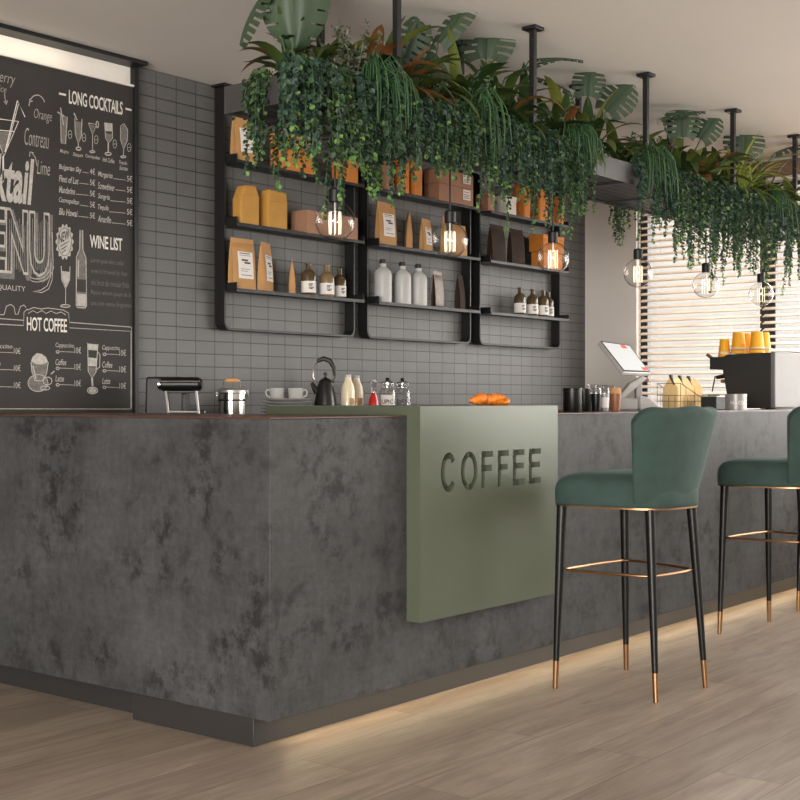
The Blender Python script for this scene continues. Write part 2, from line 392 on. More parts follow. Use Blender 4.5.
# venetian blinds
def blind(y0, y1, label):
    t = thing('venetian_blind', label, 'blind', (XR - .035, (y0 + y1) / 2, WZ0 - .02), 0, 'wooden blinds on the right wall')
    h = (y1 - y0) / 2; top = WZ1 + .03 - (WZ0 - .02)
    s = MB(); z = .04; ta = math.radians(22)
    while z < top - .03:
        dx, dz = .024 * math.cos(ta), .024 * math.sin(ta); th = .0022
        # slat with the room-side edge lower
        s.add([(-dx, -h, z - dz - th), (-dx, h, z - dz - th), (dx, h, z + dz - th), (dx, -h, z + dz - th),
               (-dx, -h, z - dz + th), (-dx, h, z - dz + th), (dx, h, z + dz + th), (dx, -h, z + dz + th)],
              [(0, 1, 2, 3), (7, 6, 5, 4), (0, 4, 5, 1), (2, 6, 7, 3), (1, 5, 6, 2), (3, 7, 4, 0)])
        z += .0468
    s.build('slats', M['slat'], t, smooth=False)
    MB().box(-.03, .028, -h, h, top - .005, top + .095).build('valance', M['valance'], t, bev=.004)
    MB().box(-.026, .026, -h, h, 0, .022).build('bottom_rail', M['slat'], t, bev=.003)
    for k in (-.62, 0.05, .62):
        MB().tube([(-.027, h * k, .01), (-.027, h * k, top)], .0013, 5).build('cord', M['slat'], t)
    return t
bm_ = (yM0 + yM1) / 2
blind(bm_ + .012, pxY(641, XR - .03), 'wooden slatted blind on the far window, nearest the room corner')
blind(bm_ - 1.72, bm_ - .012, 'wooden slatted blind behind the coffee machine and yellow cups')
blind(-.08, bm_ - 1.76, 'wooden slatted blind beyond the right edge of the bar')

# ================================================================= MENU BOARD
BY = 4.865                                     # face of the board
XB1 = onY(133, 100, BY)[0]; XB0 = 2.25; ZB1 = onY(133, 86.5, BY)[1]; ZB0 = 1.06
board = thing('menu_board', 'large black chalkboard menu with white cocktail lettering on the back wall', 'menu board', ((XB0 + XB1) / 2, YB, ZB0))
BO = Vector(board.location)
def bl(mb): mb.v = [(v[0] - BO.x, v[1] - BO.y, v[2] - BO.z) for v in mb.v]; return mb
bl(MB().box(XB0, XB1, BY, YB - .001, ZB0, ZB1)).build('chalk_panel', M['board'], board, smooth=False)
xe = onY(139, 100, 4.85)[0]
for a_, b_ in ((XB1, xe), (XB0 - .05, XB0)): bl(MB().box(a_, b_, 4.85, YB - .001, ZB0, 2.7495)).build('side_frame', M['black'], board, bev=.003)
bl(MB().box(XB0, XB1, BY - .012, YB - .001, ZB0 - .02, ZB0)).build('bottom_ledge', M['steel'], board, bev=.002)
bl(MB().box(XB0, XB1, 4.885, YB - .001, ZB1, 2.7495)).build('lit_header', M['header'], board, smooth=False)
bl(MB().box(XB0, XB1, 4.855, 4.885, ZB1 - .004, ZB1 + .006)).build('header_ledge', M['header'], board, bev=.001)
bl(MB().box(XB0 - .1, onY(148.5, 64, 4.79)[0], 4.79, YB - .001, 2.750, ZC - .001)).build('canopy', M['black'], board, bev=.002)

CH = BY - .0015
def P(px, y): X, Z = onY(px, y, CH); return Vector((X, CH, Z))
def stroke(mb, pts, wpx=1.0, closed=False):
    """a chalk line through picture points laid as a ribbon on the board"""
    q = [P(*p) for p in pts]; wd = wpx * 6.1 / FPX / 2
    K = len(q); L_ = []
    for k in range(K):
        d = (q[(k + 1) % K] - q[k - 1]) if closed else (q[min(k + 1, K - 1)] - q[max(k - 1, 0)])
        d = Vector((d.x, 0, d.z)); d = d.normalized() if d.length > 1e-9 else Vector((1, 0, 0))
        n = Vector((-d.z, 0, d.x)); L_.append((q[k] + n * wd, q[k] - n * wd))
    vs = [v for a in L_ for v in a]
    fs = [(2 * k, 2 * k + 1, 2 * ((k + 1) % K) + 1, 2 * ((k + 1) % K)) for k in range(K if closed else K - 1)]
    mb.add(vs, fs)

def blob(mb, pts, dy=None):
    if dy is None: dy = -.0003 if mb is globals().get('m2') else -.0001
    mb.add([P(*p) - Vector((0, dy, 0)) for p in pts], [tuple(range(len(pts)))])
def word(mb, s, px0, px1, yt, yb, off=0, shear=0, sp=1.0, dy=0.0, right=False):
    """a word whose left end spans yt..yb in the picture at px0, running to px1 along the board"""
    vs, fs = textgeo(s, off, shear, sp)
    X0, Zt = onY(px0, yt, CH); Zb = onY(px0, yb, CH)[1]; X1 = onY(px1, yt, CH)[0]
    if right: Zt = onY(px1, yt, CH)[1]; Zb = onY(px1, yb, CH)[1]
    mb.add([(X0 + (X1 - X0) * x, CH - dy, Zb + (Zt - Zb) * y) for x, y in vs], fs)
def fin(mb, name, m): return bl(mb).build(name, m, board, smooth=False, fix=False)
def arc(cx, cy, rx, ry, a0=0, a1=360, n=14):
    return [(cx + rx * math.cos(math.radians(a0 + (a1 - a0) * i / n)), cy + ry * math.sin(math.radians(a0 + (a1 - a0) * i / n))) for i in range(n + 1)]

for s_, a, b, y0_, y1_, o_ in (('LONG COCKTAILS', 69, 122.5, 90, 103.2, .016), ('WINE LIST', 90, 122.2, 234.8, 247.2, .016), ('HOT COFFEE', 27, 66.8, 317, 330.3, .016)):
    mb = MB(); word(mb, s_, a, b, y0_, y1_, off=o_, sp=.95)
    fin(mb, 'heading_lettering', M['chalk'])
for q_ in ([(59, 93.5), (66, 95)], [(125.5, 108.6), (131.5, 110.2)]):
    mb = MB(); stroke(mb, q_, 2); fin(mb, 'heading_dash', M['chalk'])
# price lists under the cocktails

names1 = ['Bulgarian Sky', 'Fleet of Lot', 'Mandarine', 'Cosmopolitan', 'Blu Hawai']; names2 = ['Margarita', 'Screwdriver', 'Sangria', 'Tequila', 'Amarillo']
e1 = [81.5, 78.5, 75, 79, 77.5]; e2 = [112.5, 114.5, 109.5, 108.5, 111]
for k in range(5):
    y = 163.8 + 11.05 * k; mb = MB(); mc = MB()
    word(mb, names1[k], 59, e1[k], y, y + 6.5, off=.012, shear=.25); word(mb, "4€" if k == 0 else "5€", 90, 95, y + 4.2, y + 10.2, off=.01)
    stroke(mb, [(e1[k] + .8, y + 8.2), (88.5, y + 9.4)], .5)
    y2 = 171 + 11.05 * k
    word(mc, names2[k], 98, e2[k], y2, y2 + 6.5, off=.012, shear=.25); word(mc, "5€", 127, 132.3, y2 + 4.3, y2 + 10.3, off=.01)
    stroke(mc, [(e2[k] + .8, y2 + 7.6), (125.5, y2 + 9)], .5)
    fin(mb, 'price_lettering', M['chalk2']); fin(mc, 'price_lettering', M['chalk2'])
for s_, a, b, y in (('Mojito', 60, 68.5, 149), ('Daiquiri', 73, 83, 152.3), ('Cosmopolitan', 85.5, 100, 153.8), ('Irish Coffee', 102.5, 114.5, 157), ('Tequila', 119, 127, 160.2), ('Sunrise', 119.5, 127.5, 165.2)):
    md_ = MB(); word(md_, s_, a, b, y, y + 4.4, off=.01, shear=.25); fin(md_, 'drink_name', M['chalk2'])
for x0, x1, yy in ((-16, 12.5, 343), (55.5, 74, 342.5), (102.3, 119.5, 345)):
    mb = MB()
    for k, s_ in enumerate(('Cappuccino', 'Coffee', 'Latte')):
        y = yy + k * (16.5 if x0 > 0 else 17.2); wd = (x1 - x0) * (1, .58, .46)[k]
        word(mb, s_, x0, x0 + wd, y, y + 6, off=.005, shear=.2)
        xe_ = {-16: 20.5, 55.5: 81, 102.3: 126}[x0]
        word(mb, '10€', xe_ - 6.5, xe_, y + 4.5, y + 10.8, off=.005); stroke(mb, [(x0 + 4, y + 9.0), (xe_ - 7, y + 9.6)], .5)
        stroke(mb, arc(x0 + 2.2, y + 9.3, 1.7, 1.3, n=6), .9)
    fin(mb, 'price_lettering', M['chalk2'])
for k, s_ in enumerate(('Lorem ipsum wine, cellar', 'amet is brewed by that', 'vin brut du moulin frais', 'Rosso winum ipsum de la', 'uva con vento fragrante')):
    mb = MB(); word(mb, s_, 91, (124, 127, 129, 131, 131.5)[k], 257.5 + k * 10.7, 263.5 + k * 10.7)
    fin(mb, 'wine_paragraph', M['chalk3'])
# big words (they run on to the left beyond the picture's edge)
mb = MB(); word(mb, 'Cocktail', -44, 33.5, 160.5, 204, off=.03, shear=.22, right=True)
fin(mb, 'script_word', M['chalk2'])
sh = MB(); word(sh, 'MENU', -31, 51.5, 219, 279, off=.05, sp=1.0, dy=-.0008, right=True); fin(sh, 'block_word_shadow', M['chalk3'])
sh = MB(); word(sh, 'MENU', -33, 48.0, 217, 273.5, off=.05, sp=1.0, dy=0, right=True); fin(sh, 'block_word_outline', M['chalk2'])
mb = MB(); word(mb, 'MENU', -33, 48.0, 217, 273.5, off=.018, sp=1.0, dy=.0004, right=True); fin(mb, 'block_word', M['board'])
mb = MB()
for k in range(22):                                                  # hatching on the letters
    x = 8.5 + k * 1.9
    if 26 < x < 31: continue
    stroke(mb, [(x, 272 + rnd(-3, 3)), (x + 1.2, 222 + rnd(-4, 4))]  , .3)
stroke(mb, arc(37, 262, 14.5, 17, 20, 120), .8); stroke(mb, arc(37, 263, 17, 19, 10, 110), .7)
stroke(mb, [(52, 232), (53, 262), (52, 280), (48.5, 289), (42, 292.5), (33, 291.5), (41, 290), (47, 286), (50.3, 277), (51, 262)], .8)
mb.v = [(v[0], v[1] - .0008, v[2]) for v in mb.v]
fin(mb, 'hatching_lines', M['chalk2'])
mb = MB(); word(mb, 'PREMIUM QUALITY', -36, 25.5, 286.5, 292.5, off=.004, right=True); fin(mb, 'small_lettering', M['chalk2'])
# script notes and arrows round the martini glass
mb = MB()
for q_ in (('Berry', -6, 15.5, 69, 84, .3), ('Juice', -8, 6.5, 83, 92, .3), ('Orange', 34, 52, 108, 121, .25), ('Contreau', 24.5, 49, 127, 145, .25), ('Lime', 37, 50, 159.5, 174, .2)):
    mn = MB(); word(mn, q_[0], *q_[1:5], shear=q_[5], off=-.012); fin(mn, 'script_note', M['chalk2'])
stroke(mb, [(4.5, 93), (5, 98), (6.2, 103)], .8); stroke(mb, [(3.8, 101), (6.2, 104.5), (7.4, 100.5)], .9)
stroke(mb, arc(37, 106, 8, 11, 180, 340, 10), .9); stroke(mb, [(29.5, 99), (30, 102), (32.5, 101)], .9)
stroke(mb, [(37, 166), (35.5, 158), (32, 152.5)], .8); stroke(mb, [(29.5, 156.5), (30, 152), (33.5, 152.8)], .9)
fin(mb, 'arrows', M['chalk2'])
mb = MB()
stroke(mb, [(-11, 117.5), (18.5, 121.5), (4, 156), (-11, 117.5)], 1.1); stroke(mb, [(-8, 129.5), (14.5, 131.5)], .8)
stroke(mb, [(3.2, 156), (3.2, 182)], 1.6); stroke(mb, [(5, 152), (17.5, 100.5), (25, 117)], 1.1); stroke(mb, [(6.5, 150), (18.5, 104)], .7)
fin(mb, 'martini_drawing', M['chalk'])
mb = MB(); blob(mb, [(-7, 131), (12, 132.5), (3.5, 153)], -.0003)
fin(mb, 'martini_drink', M['chalk3'])
# five small cocktail glasses
mb = MB(); m2 = MB()
m2 = MB()
blob(m2, [(61, 116), (67, 117), (65.5, 144), (61, 143.5)]); stroke(mb, [(60.5, 114), (61.2, 143), (65.6, 144), (67.3, 117), (60.5, 116)], .9); stroke(mb, [(60.5, 107.5), (63.5, 125)], 1.2); stroke(mb, [(57.5, 112), (64, 116)], 1.4)
fin(m2, 'glass_shading', M['chalk3'])
m2 = MB()
blob(m2, [(75, 121), (81.5, 122), (81, 136), (78.5, 143), (75.6, 135)]); stroke(mb, [(74.8, 118), (75.3, 134), (78.3, 143.5), (81.3, 136), (82, 119)], .9); stroke(mb, [(78.3, 143), (78.3, 148)], 1); stroke(mb, arc(78.6, 148.6, 2.5, 1.5), 1.2); stroke(mb, [(74, 113), (77, 120)], 1.4)
fin(m2, 'glass_shading', M['chalk3'])
m2 = MB()
stroke(mb, [(88.5, 123), (96.5, 124.6), (92.6, 135), (88.5, 123)], .9); stroke(mb, [(92.6, 135), (92.5, 151)], .8); stroke(mb, arc(92.4, 151.7, 2.6, .9), 1); stroke(mb, arc(97.3, 124.5, 1.2, 3.2), 1.3); blob(m2, [(89.5, 124.5), (95.5, 126), (92.6, 133.5)])
fin(m2, 'glass_shading', M['chalk3'])
m2 = MB()
blob(mb, [(104.6, 122.5), (112, 123.5), (112, 131.5), (104.8, 131)]); stroke(mb, [(104.6, 122.5), (105.6, 138), (108.4, 143), (112.6, 138), (112, 123.3)], .9); stroke(mb, [(108.3, 143), (108.3, 153)], 1.6); stroke(mb, arc(108.2, 153.8, 3.1, 1.4), 1.2); blob(m2, [(105.3, 133), (112.3, 134), (111.8, 138), (108.6, 142.3), (106, 137.5)])
fin(m2, 'glass_shading', M['chalk3'])
m2 = MB()
blob(m2, [(121, 128), (124, 124.5), (127.6, 130), (127, 141), (123.7, 149), (120.6, 139)]); stroke(mb, [(120.6, 126), (120.5, 140), (123.6, 149.5), (127.4, 140), (127.7, 130), (124, 123.6), (120.6, 126)], .8); stroke(mb, [(123.6, 149.5), (123.4, 156)], .8); stroke(mb, arc(123.3, 156.8, 2.6, .9), 1)
fin(m2, 'glass_shading', M['chalk3'])
for x, y in ((70, 134.5), (84, 137.5), (96.2, 139.7), (114.8, 144), (129.2, 147.5)): stroke(mb, arc(x, y, 1.8, 4.2), .6); stroke(mb, [(x - 1, y), (x + 1, y)], .6)
fin(mb, 'cocktail_drawings', M['chalk2'])
# NEW badge, wine bottle, wine glass
mb = MB(); cx_, cy_ = 64.6, 241.8
blob(mb, [(cx_ + (8.4 + .8 * math.cos(14 * a)) * math.cos(a), cy_ + (17 + 1.4 * math.cos(14 * a)) * math.sin(a)) for a in [2 * PI * i / 84 for i in range(84)]])
fin(mb, 'badge', M['chalk2'])
mb = MB(); stroke(mb, arc(cx_, cy_, 6.8, 14, n=24), .6, True)
vs, fs = textgeo('NEW', .02); X0, Z0 = onY(58.8, 244, CH); X1, Z1 = onY(69.2, 231, CH)
mb.add([(X0 + (X1 - X0) * x, CH - .0006, Z0 + .032 * x + .042 * y) for x, y in vs], fs)
for k in (0, 1, 2): stroke(mb, [(60 + k, 246.5 + 3.2 * k), (68.5 - k * 1.4, 241.5 + 4.2 * k)], .8)
mb.v = [(v[0], CH - .0006, v[2]) for v in mb.v]
fin(mb, 'badge_lettering', M['board'])
mb = MB(); blob(mb, [(80, 231), (82.7, 231), (82.9, 250), (86, 258), (86.5, 306), (85, 308), (77.5, 307.5), (76.2, 305.5), (76.4, 257), (79.7, 249)], -.0004)
fin(mb, 'bottle_drawing', M['chalk3'])
mb = MB(); stroke(mb, [(80, 230), (82.7, 230.3), (82.9, 250), (86, 258), (86.5, 306), (85, 308), (77.5, 307.5), (76.2, 305.5), (76.4, 257), (79.7, 249)], 1.0, True)
blob(mb, [(77, 293.5), (85.8, 294.2), (85.8, 306.5), (77.2, 305.6)]); stroke(mb, [(78.4, 260), (78.2, 277)], 1.6)
stroke(mb, [(61.2, 266), (61.8, 280), (65.6, 289), (69.6, 280), (70, 266.5)], .9); stroke(mb, [(65.6, 289), (65.6, 305)], .8); stroke(mb, arc(65.4, 306, 4.8, 1.3), 1); blob(mb, [(62, 271), (69.6, 272), (69.3, 279.5), (65.6, 287.5), (62.3, 279.5)])
fin(mb, 'wine_drawing', M['chalk2'])
mb = MB(); blob(mb, [(76.8, 279), (86, 279.8), (86, 292.3), (76.8, 291.4)], .0006); fin(mb, 'bottle_label_drawing', M['board'])
# frame lines, cup and glass of the coffee section
mb = MB()
stroke(mb, [(-30, 316.5), (24, 320.3)], .8); stroke(mb, [(-30, 322.5), (23.5, 325.5), (24, 312), (27.5, 309)], .8)
stroke(mb, [(27.5, 310), (34, 307.5), (41, 309), (48, 308), (56, 309), (63, 310), (68.5, 313), (69.5, 322.3), (130, 327), (131.5, 327), (131.5, 409)], .8)
stroke(mb, [(69.5, 327.8), (130.8, 331.3), (130.8, 408.5)], .7); stroke(mb, [(-30, 408.8), (131, 409)], .7)
stroke(mb, [(28, 313.5), (33, 310.5), (37, 313), (42, 310.5), (46, 313.5), (51, 311), (56, 313.5), (61, 312), (66, 315)], .7)
stroke(mb, [(-3, 314.5), (4, 314.7), (6.5, 306), (11, 304.5), (14, 307), (15.5, 314.5), (18, 314), (20.5, 306.5), (24, 305), (26, 307.5)], .8)
fin(mb, 'frame_lines', M['chalk2'])
mb = MB(); m2 = MB()
blob(m2, arc(38, 383, 10, 8.5, n=20)[:-1]); blob(m2, [(31.2, 362), (48, 362.5), (46.5, 374), (42, 381), (35, 380.5), (32, 372)], -.00015)
blob(mb, [(31, 361), (33, 356.5), (37, 353), (42, 354), (46, 357), (48, 362), (43, 364.5), (36, 364.2)])
stroke(mb, arc(38, 383, 10, 8.5, n=20), .8, True); stroke(mb, [(31, 362), (32, 372), (35, 380.5), (42, 381), (46.5, 374), (48.3, 362)], .9); stroke(mb, arc(47.5, 381, 4.5, 4, n=10), .9); stroke(mb, arc(45, 388, 5, 2, n=10), .8); stroke(mb, [(51, 374), (54.5, 371)], 1.2); stroke(mb, [(33, 366), (36, 379)], 1.4)
fin(mb, 'cup_drawing', M['chalk2']); fin(m2, 'cup_shading', M['chalk3']); mb = MB(); m2 = MB()
blob(mb, [(87.8, 343.5), (97.8, 344.5), (97.4, 350.5), (88, 349.8)]); blob(mb, [(88.2, 357.5), (97, 358.2), (96.6, 366.5), (88.4, 366)])
stroke(mb, [(87.6, 342.8), (88.2, 371), (92, 378.3), (96, 372), (98, 344)], .9); stroke(mb, [(98, 352), (100, 355), (99.6, 367), (96.8, 369.5)], .9); stroke(mb, [(92, 378), (92.6, 386)], 2.2); stroke(mb, arc(92.5, 390.5, 5.2, 3.2, n=12), 1.1); blob(mb, arc(92.5, 390.5, 4, 2.4, n=12)[:-1])
blob(m2, [(88.6, 367), (96.4, 367.5), (95.6, 372), (92, 377), (88.9, 371)])
fin(mb, 'glass_drawing', M['chalk2']); fin(m2, 'glass_shading', M['chalk3'])

# ================================================================= BAR
X0, Y0 = 3.10, 3.01; ZT = 1.102; ZK = .096; XE = XR - .002; YD = 3.745; XD = 3.86
bar = thing('bar_counter', 'long L-shaped bar counter clad in mottled dark grey concrete panels', 'bar counter', (X0, Y0, 0))
def lo(mb, o): mb.v = [(v[0] - o[0], v[1] - o[1], v[2] - o[2]) for v in mb.v]; return mb
BL = (X0, Y0, 0)
Lp = lambda a: [(X0 + a, Y0 + a), (XE, Y0 + a), (XE, YD), (XD, YD), (XD, YB - .002), (X0 + a, YB - .002)]
lo(MB().prism(Lp(0), 'z', ZK, ZT - .006), BL).build('concrete_body', M['concrete'], bar, bev=.003)
k = MB().box(X0 + .003, X0 + .4, Y0 + .08, 3.705, 0, ZK)
lo(k, BL).build('corner_plinth', M['kick'], bar, bev=.002)
lo(MB().box(X0 + .4, XE, Y0 + .08, YD - .1, 0, ZK), BL).build('plinth', M['kick'], bar, smooth=False)
lo(MB().box(X0 + .065, XD - .1, 3.705, YB - .003, 0, ZK), BL).build('plinth', M['kick'], bar, smooth=False)
lo(MB().box(X0 + .05, XE, Y0 + .02, Y0 + .035, ZK - .006, ZK - .001), BL).build('light_strip', M['led'], bar, smooth=False)
wt = MB().prism(Lp(.006), 'z', ZT - .0055, ZT)
tag(wt.build('bar_worktop', M['walnut'], bev=.001), 'thin walnut worktop on the concrete bar', 'worktop')

ZB = 1.085
t = thing('back_counter', 'black back counter along the tiled wall under the shelves', 'counter', (XD + .002, 4.34, 0))
BB = (XD + .002, 4.34, 0)
lo(MB().box(XD + .002, XE - .002, 4.36, YB - .002, .09, ZB - .03), BB).build('cabinet_body', M['steelgrey'], t, bev=.003)
lo(MB().box(XD + .002, XE - .002, 4.34, YB - .002, ZB - .0295, ZB), BB).build('worktop', M['mat_black'], t, bev=.002)
lo(MB().box(XD + .002, XE - .002, 4.42, YB - .002, 0, .0895), BB).build('plinth', M['kick'], t, smooth=False)

# green waterfall panel with engraved lettering
GX0, GX1, GY0, GY1, GZ0, GZT = 3.828, 4.795, 2.945, 3.738, .333, 1.1365
gp = MB().prism([(GY0, GZ0), (Y0 - .001, GZ0), (Y0 - .001, ZT + .0005), (GY1, ZT + .0005), (GY1, GZT), (GY0, GZT)], 'x', GX0, GX1)
panel = gp.build('coffee_sign', M['green'], smooth=False)
tag(panel, 'sage green panel folded over the bar front, engraved with the word COFFEE', 'sign')
cut = MB(); zb, zt, st = .812, .957, .0235; DP = .03
def cutp(poly): cut.prism(poly, 'y', GY0 - .01, GY0 + DP)
def lx(px): return onY(px, 400, GY0)[0]
def ell(cx, rx, cz, rz, a0, a1, n=28): return [(cx + rx * math.cos(math.radians(a0 + (a1 - a0) * i / n)), cz + rz * math.sin(math.radians(a0 + (a1 - a0) * i / n))) for i in range(n + 1)]
zc_, rz_ = (zb + zt) / 2, (zt - zb) / 2 + .003
c0, c1 = lx(441), lx(456.5); cxx, crx = (c0 + c1) / 2, (c1 - c0) / 2
cutp(ell(cxx, crx, zc_, rz_, 38, 322) + ell(cxx, crx - st, zc_, rz_ - st, 322, 38))
o0, o1 = lx(461), lx(477.5); oxx, orx = (o0 + o1) / 2, (o1 - o0) / 2
# the O as two half rings so that its island stays in place
cutp(ell(oxx, orx, zc_, rz_, 90, 269.9) + ell(oxx, orx - st, zc_, rz_ - st, 269.9, 90))
cutp(ell(oxx, orx, zc_, rz_, -90, 89.9) + ell(oxx, orx - st, zc_, rz_ - st, 89.9, -90))
zm = zc_ + .006
for a, b in ((481.5, 493), (498, 508.8)):
    xa, xb = lx(a), lx(b)
    cutp([(xa, zb), (xa + st, zb), (xa + st, zm - st / 2), (xb - .008, zm - st / 2), (xb - .008, zm + st / 2), (xa + st, zm + st / 2), (xa + st, zt - st), (xb, zt - st), (xb, zt), (xa, zt)])
for a, b in ((513, 524.5), (529, 540.8)):
    xa, xb = lx(a), lx(b)
    cutp([(xa, zb), (xb, zb), (xb, zb + st), (xa + st, zb + st), (xa + st, zm - st / 2), (xb - .006, zm - st / 2), (xb - .006, zm + st / 2), (xa + st, zm + st / 2), (xa + st, zt - st), (xb, zt - st), (xb, zt), (xa, zt)])
co = cut.build('cutter', M['green'], smooth=False)
bo = panel.modifiers.new('engrave', 'BOOLEAN'); bo.object = co; bo.operation = 'DIFFERENCE'; bo.solver = 'EXACT'; bo.use_self = True
dg = bpy.context.evaluated_depsgraph_get(); dg.update()
nm = bpy.data.meshes.new_from_object(panel.evaluated_get(dg)); panel.modifiers.clear(); panel.data = nm; nm.name = 'coffee_sign'
bpy.data.objects.remove(co)
bv = panel.modifiers.new('bevel', 'BEVEL'); bv.width = .0012; bv.segments = 1; bv.limit_method = 'ANGLE'; bv.angle_limit = math.radians(50)

# ================================================================= STOOLS
def make_stool():
    t = thing('bar_stool', 'green velvet bar stool nearest the camera, in front of the COFFEE panel', 'bar stool', (0, 0, 0), 0, 'green velvet bar stools')
    def foot(a, k=1.0):
        c, s = math.cos(a), math.sin(a); e = 2 / 3.4
        x = .262 * abs(c) ** e * (1 if c >= 0 else -1); y = .262 * abs(s) ** e * (1 if s >= 0 else -1)
        f = 1.0 - .27 * max(0, min(1, (.22 - y) / .46)) ** 1.2
        return x * f * k, y * k + .030
    n = 48
    def rings(prof):
        vs = []; fs = []
        for kk, (z, k) in enumerate(prof):
            for i in range(n):
                x, y = foot(2 * PI * i / n, k); vs.append((x, y, z + (.012 * (y / .26) * 0)))
        for kk in range(len(prof) - 1):
            for i in range(n):
                j = (i + 1) % n; fs.append((kk * n + i, kk * n + j, (kk + 1) * n + j, (kk + 1) * n + i))
        fs.append(tuple(range(n - 1, -1, -1))); m = (len(prof) - 1) * n; fs.append(tuple(range(m, m + n)))
        return MB().add(vs, fs)
    rings([(.7405, .985), (.742, .998), (.76, 1.004), (.795, 1.004), (.815, .992), (.832, .962), (.846, .91), (.858, .82), (.867, .68), (.873, .45), (.875, .18)]).build('seat', M['velvet'], t, ang=80)
    rings([(.7335, .975), (.7335, .996), (.7403, .996), (.7403, .975)]).build('seat_trim', M['brass'], t, ang=30)
    # legs
    for sx, sy, tx, ty, bx, by in ((-1, 1, -.222, .205, -.251, .216), (1, 1, .222, .205, .251, .216), (-1, -1, -.150, -.165, -.181, -.212), (1, -1, .150, -.165, .181, -.212)):
        top = Vector((tx, ty, .7345)); bot = Vector((bx, by, 0)); mid = bot + (top - bot) * (.112 / .7345)
        l = MB().tube([mid, bot + (top - bot) * .5, top], [.0125, .0165, .0205], 16).build('leg', M['leg'], t)
        MB().tube([bot + Vector((0, 0, .0005)), mid], [.0105, .0128], 16).build('foot_cap', M['brass'], l)
    # foot ring
    at = lambda tx, ty, bx, by: Vector((bx + (tx - bx) * .648, by + (ty - by) * .648, .476))
    A = [at(-.222, .205, -.251, .216), at(.222, .205, .251, .216), at(.150, -.165, .181, -.212), at(-.150, -.165, -.181, -.212)]
    cen = sum(A, Vector()) / 4; A = [a + (cen - a).normalized() * .012 for a in A]
    pts = []
    for i in range(4):
        p, q = A[i], A[(i + 1) % 4]
        d = (q - p)
        for f in (.06, .3, .5, .7, .94):
            bulge = .012 * math.sin(PI * f); nrm = ((p + q) / 2 - cen).normalized()
            pts.append(p + d * f + nrm * bulge)
    MB().tube(pts, .0062, 10, closed=True).build('foot_ring', M['brass'], t)
    # backrest: flaring wrapped shell with three soft channels
    rows = []
    nu, nv = 24, 12
    for j in range(nv + 1):
        v = j / nv; row = []
        for i in range(nu + 1):
            u = -1 + 2 * i / nu; a = abs(u)
            lobe = .016 * math.cos(3 * PI * u / 2 * 1.0 + 0) ** 2
            hw = .158 + .094 * v ** .9; back = -.193 - .072 * v; wing = -.105 - .05 * v
            x = hw * math.sin(u * PI / 2 * .98) * (1 + .06 * a * a)
            y = back + (wing - back) * (1 - math.cos(u * PI / 2)) ** 1.05
            ztop = 1.134 + .005 * math.cos(3 * PI * u) - .05 * a ** 5
            z = .752 + (ztop - .752) * v
            ch = .0035 * abs(math.cos(1.5 * PI * u)) * (.25 + .75 * v)         # soft channels between the lobes
            nx, ny = math.sin(u * PI / 2), -math.cos(u * PI / 2)
            row.append((x + nx * ch, y + ny * ch, z))
        rows.append(row)
    b = MB().grid(rows).build('backrest', M['velvet'], t, ang=180, fix=False)
    so = b.modifiers.new('thick', 'SOLIDIFY'); so.thickness = .062; so.offset = 0
    su = b.modifiers.new('soft', 'SUBSURF'); su.levels = 2; su.render_levels = 2
    return t
RS = math.radians(-5.5)
stool = make_stool(); stool.location = (4.722, 2.532, 0); stool.rotation_euler = (0, 0, RS)
dup(stool, (6.272, 2.538, 0), RS, 'green velvet bar stool second from the left, cut by the right edge of the photo')
dup(stool, (7.195, 2.50, 0), RS, 'bar stool outside the photo except one brass tipped leg at the right edge')

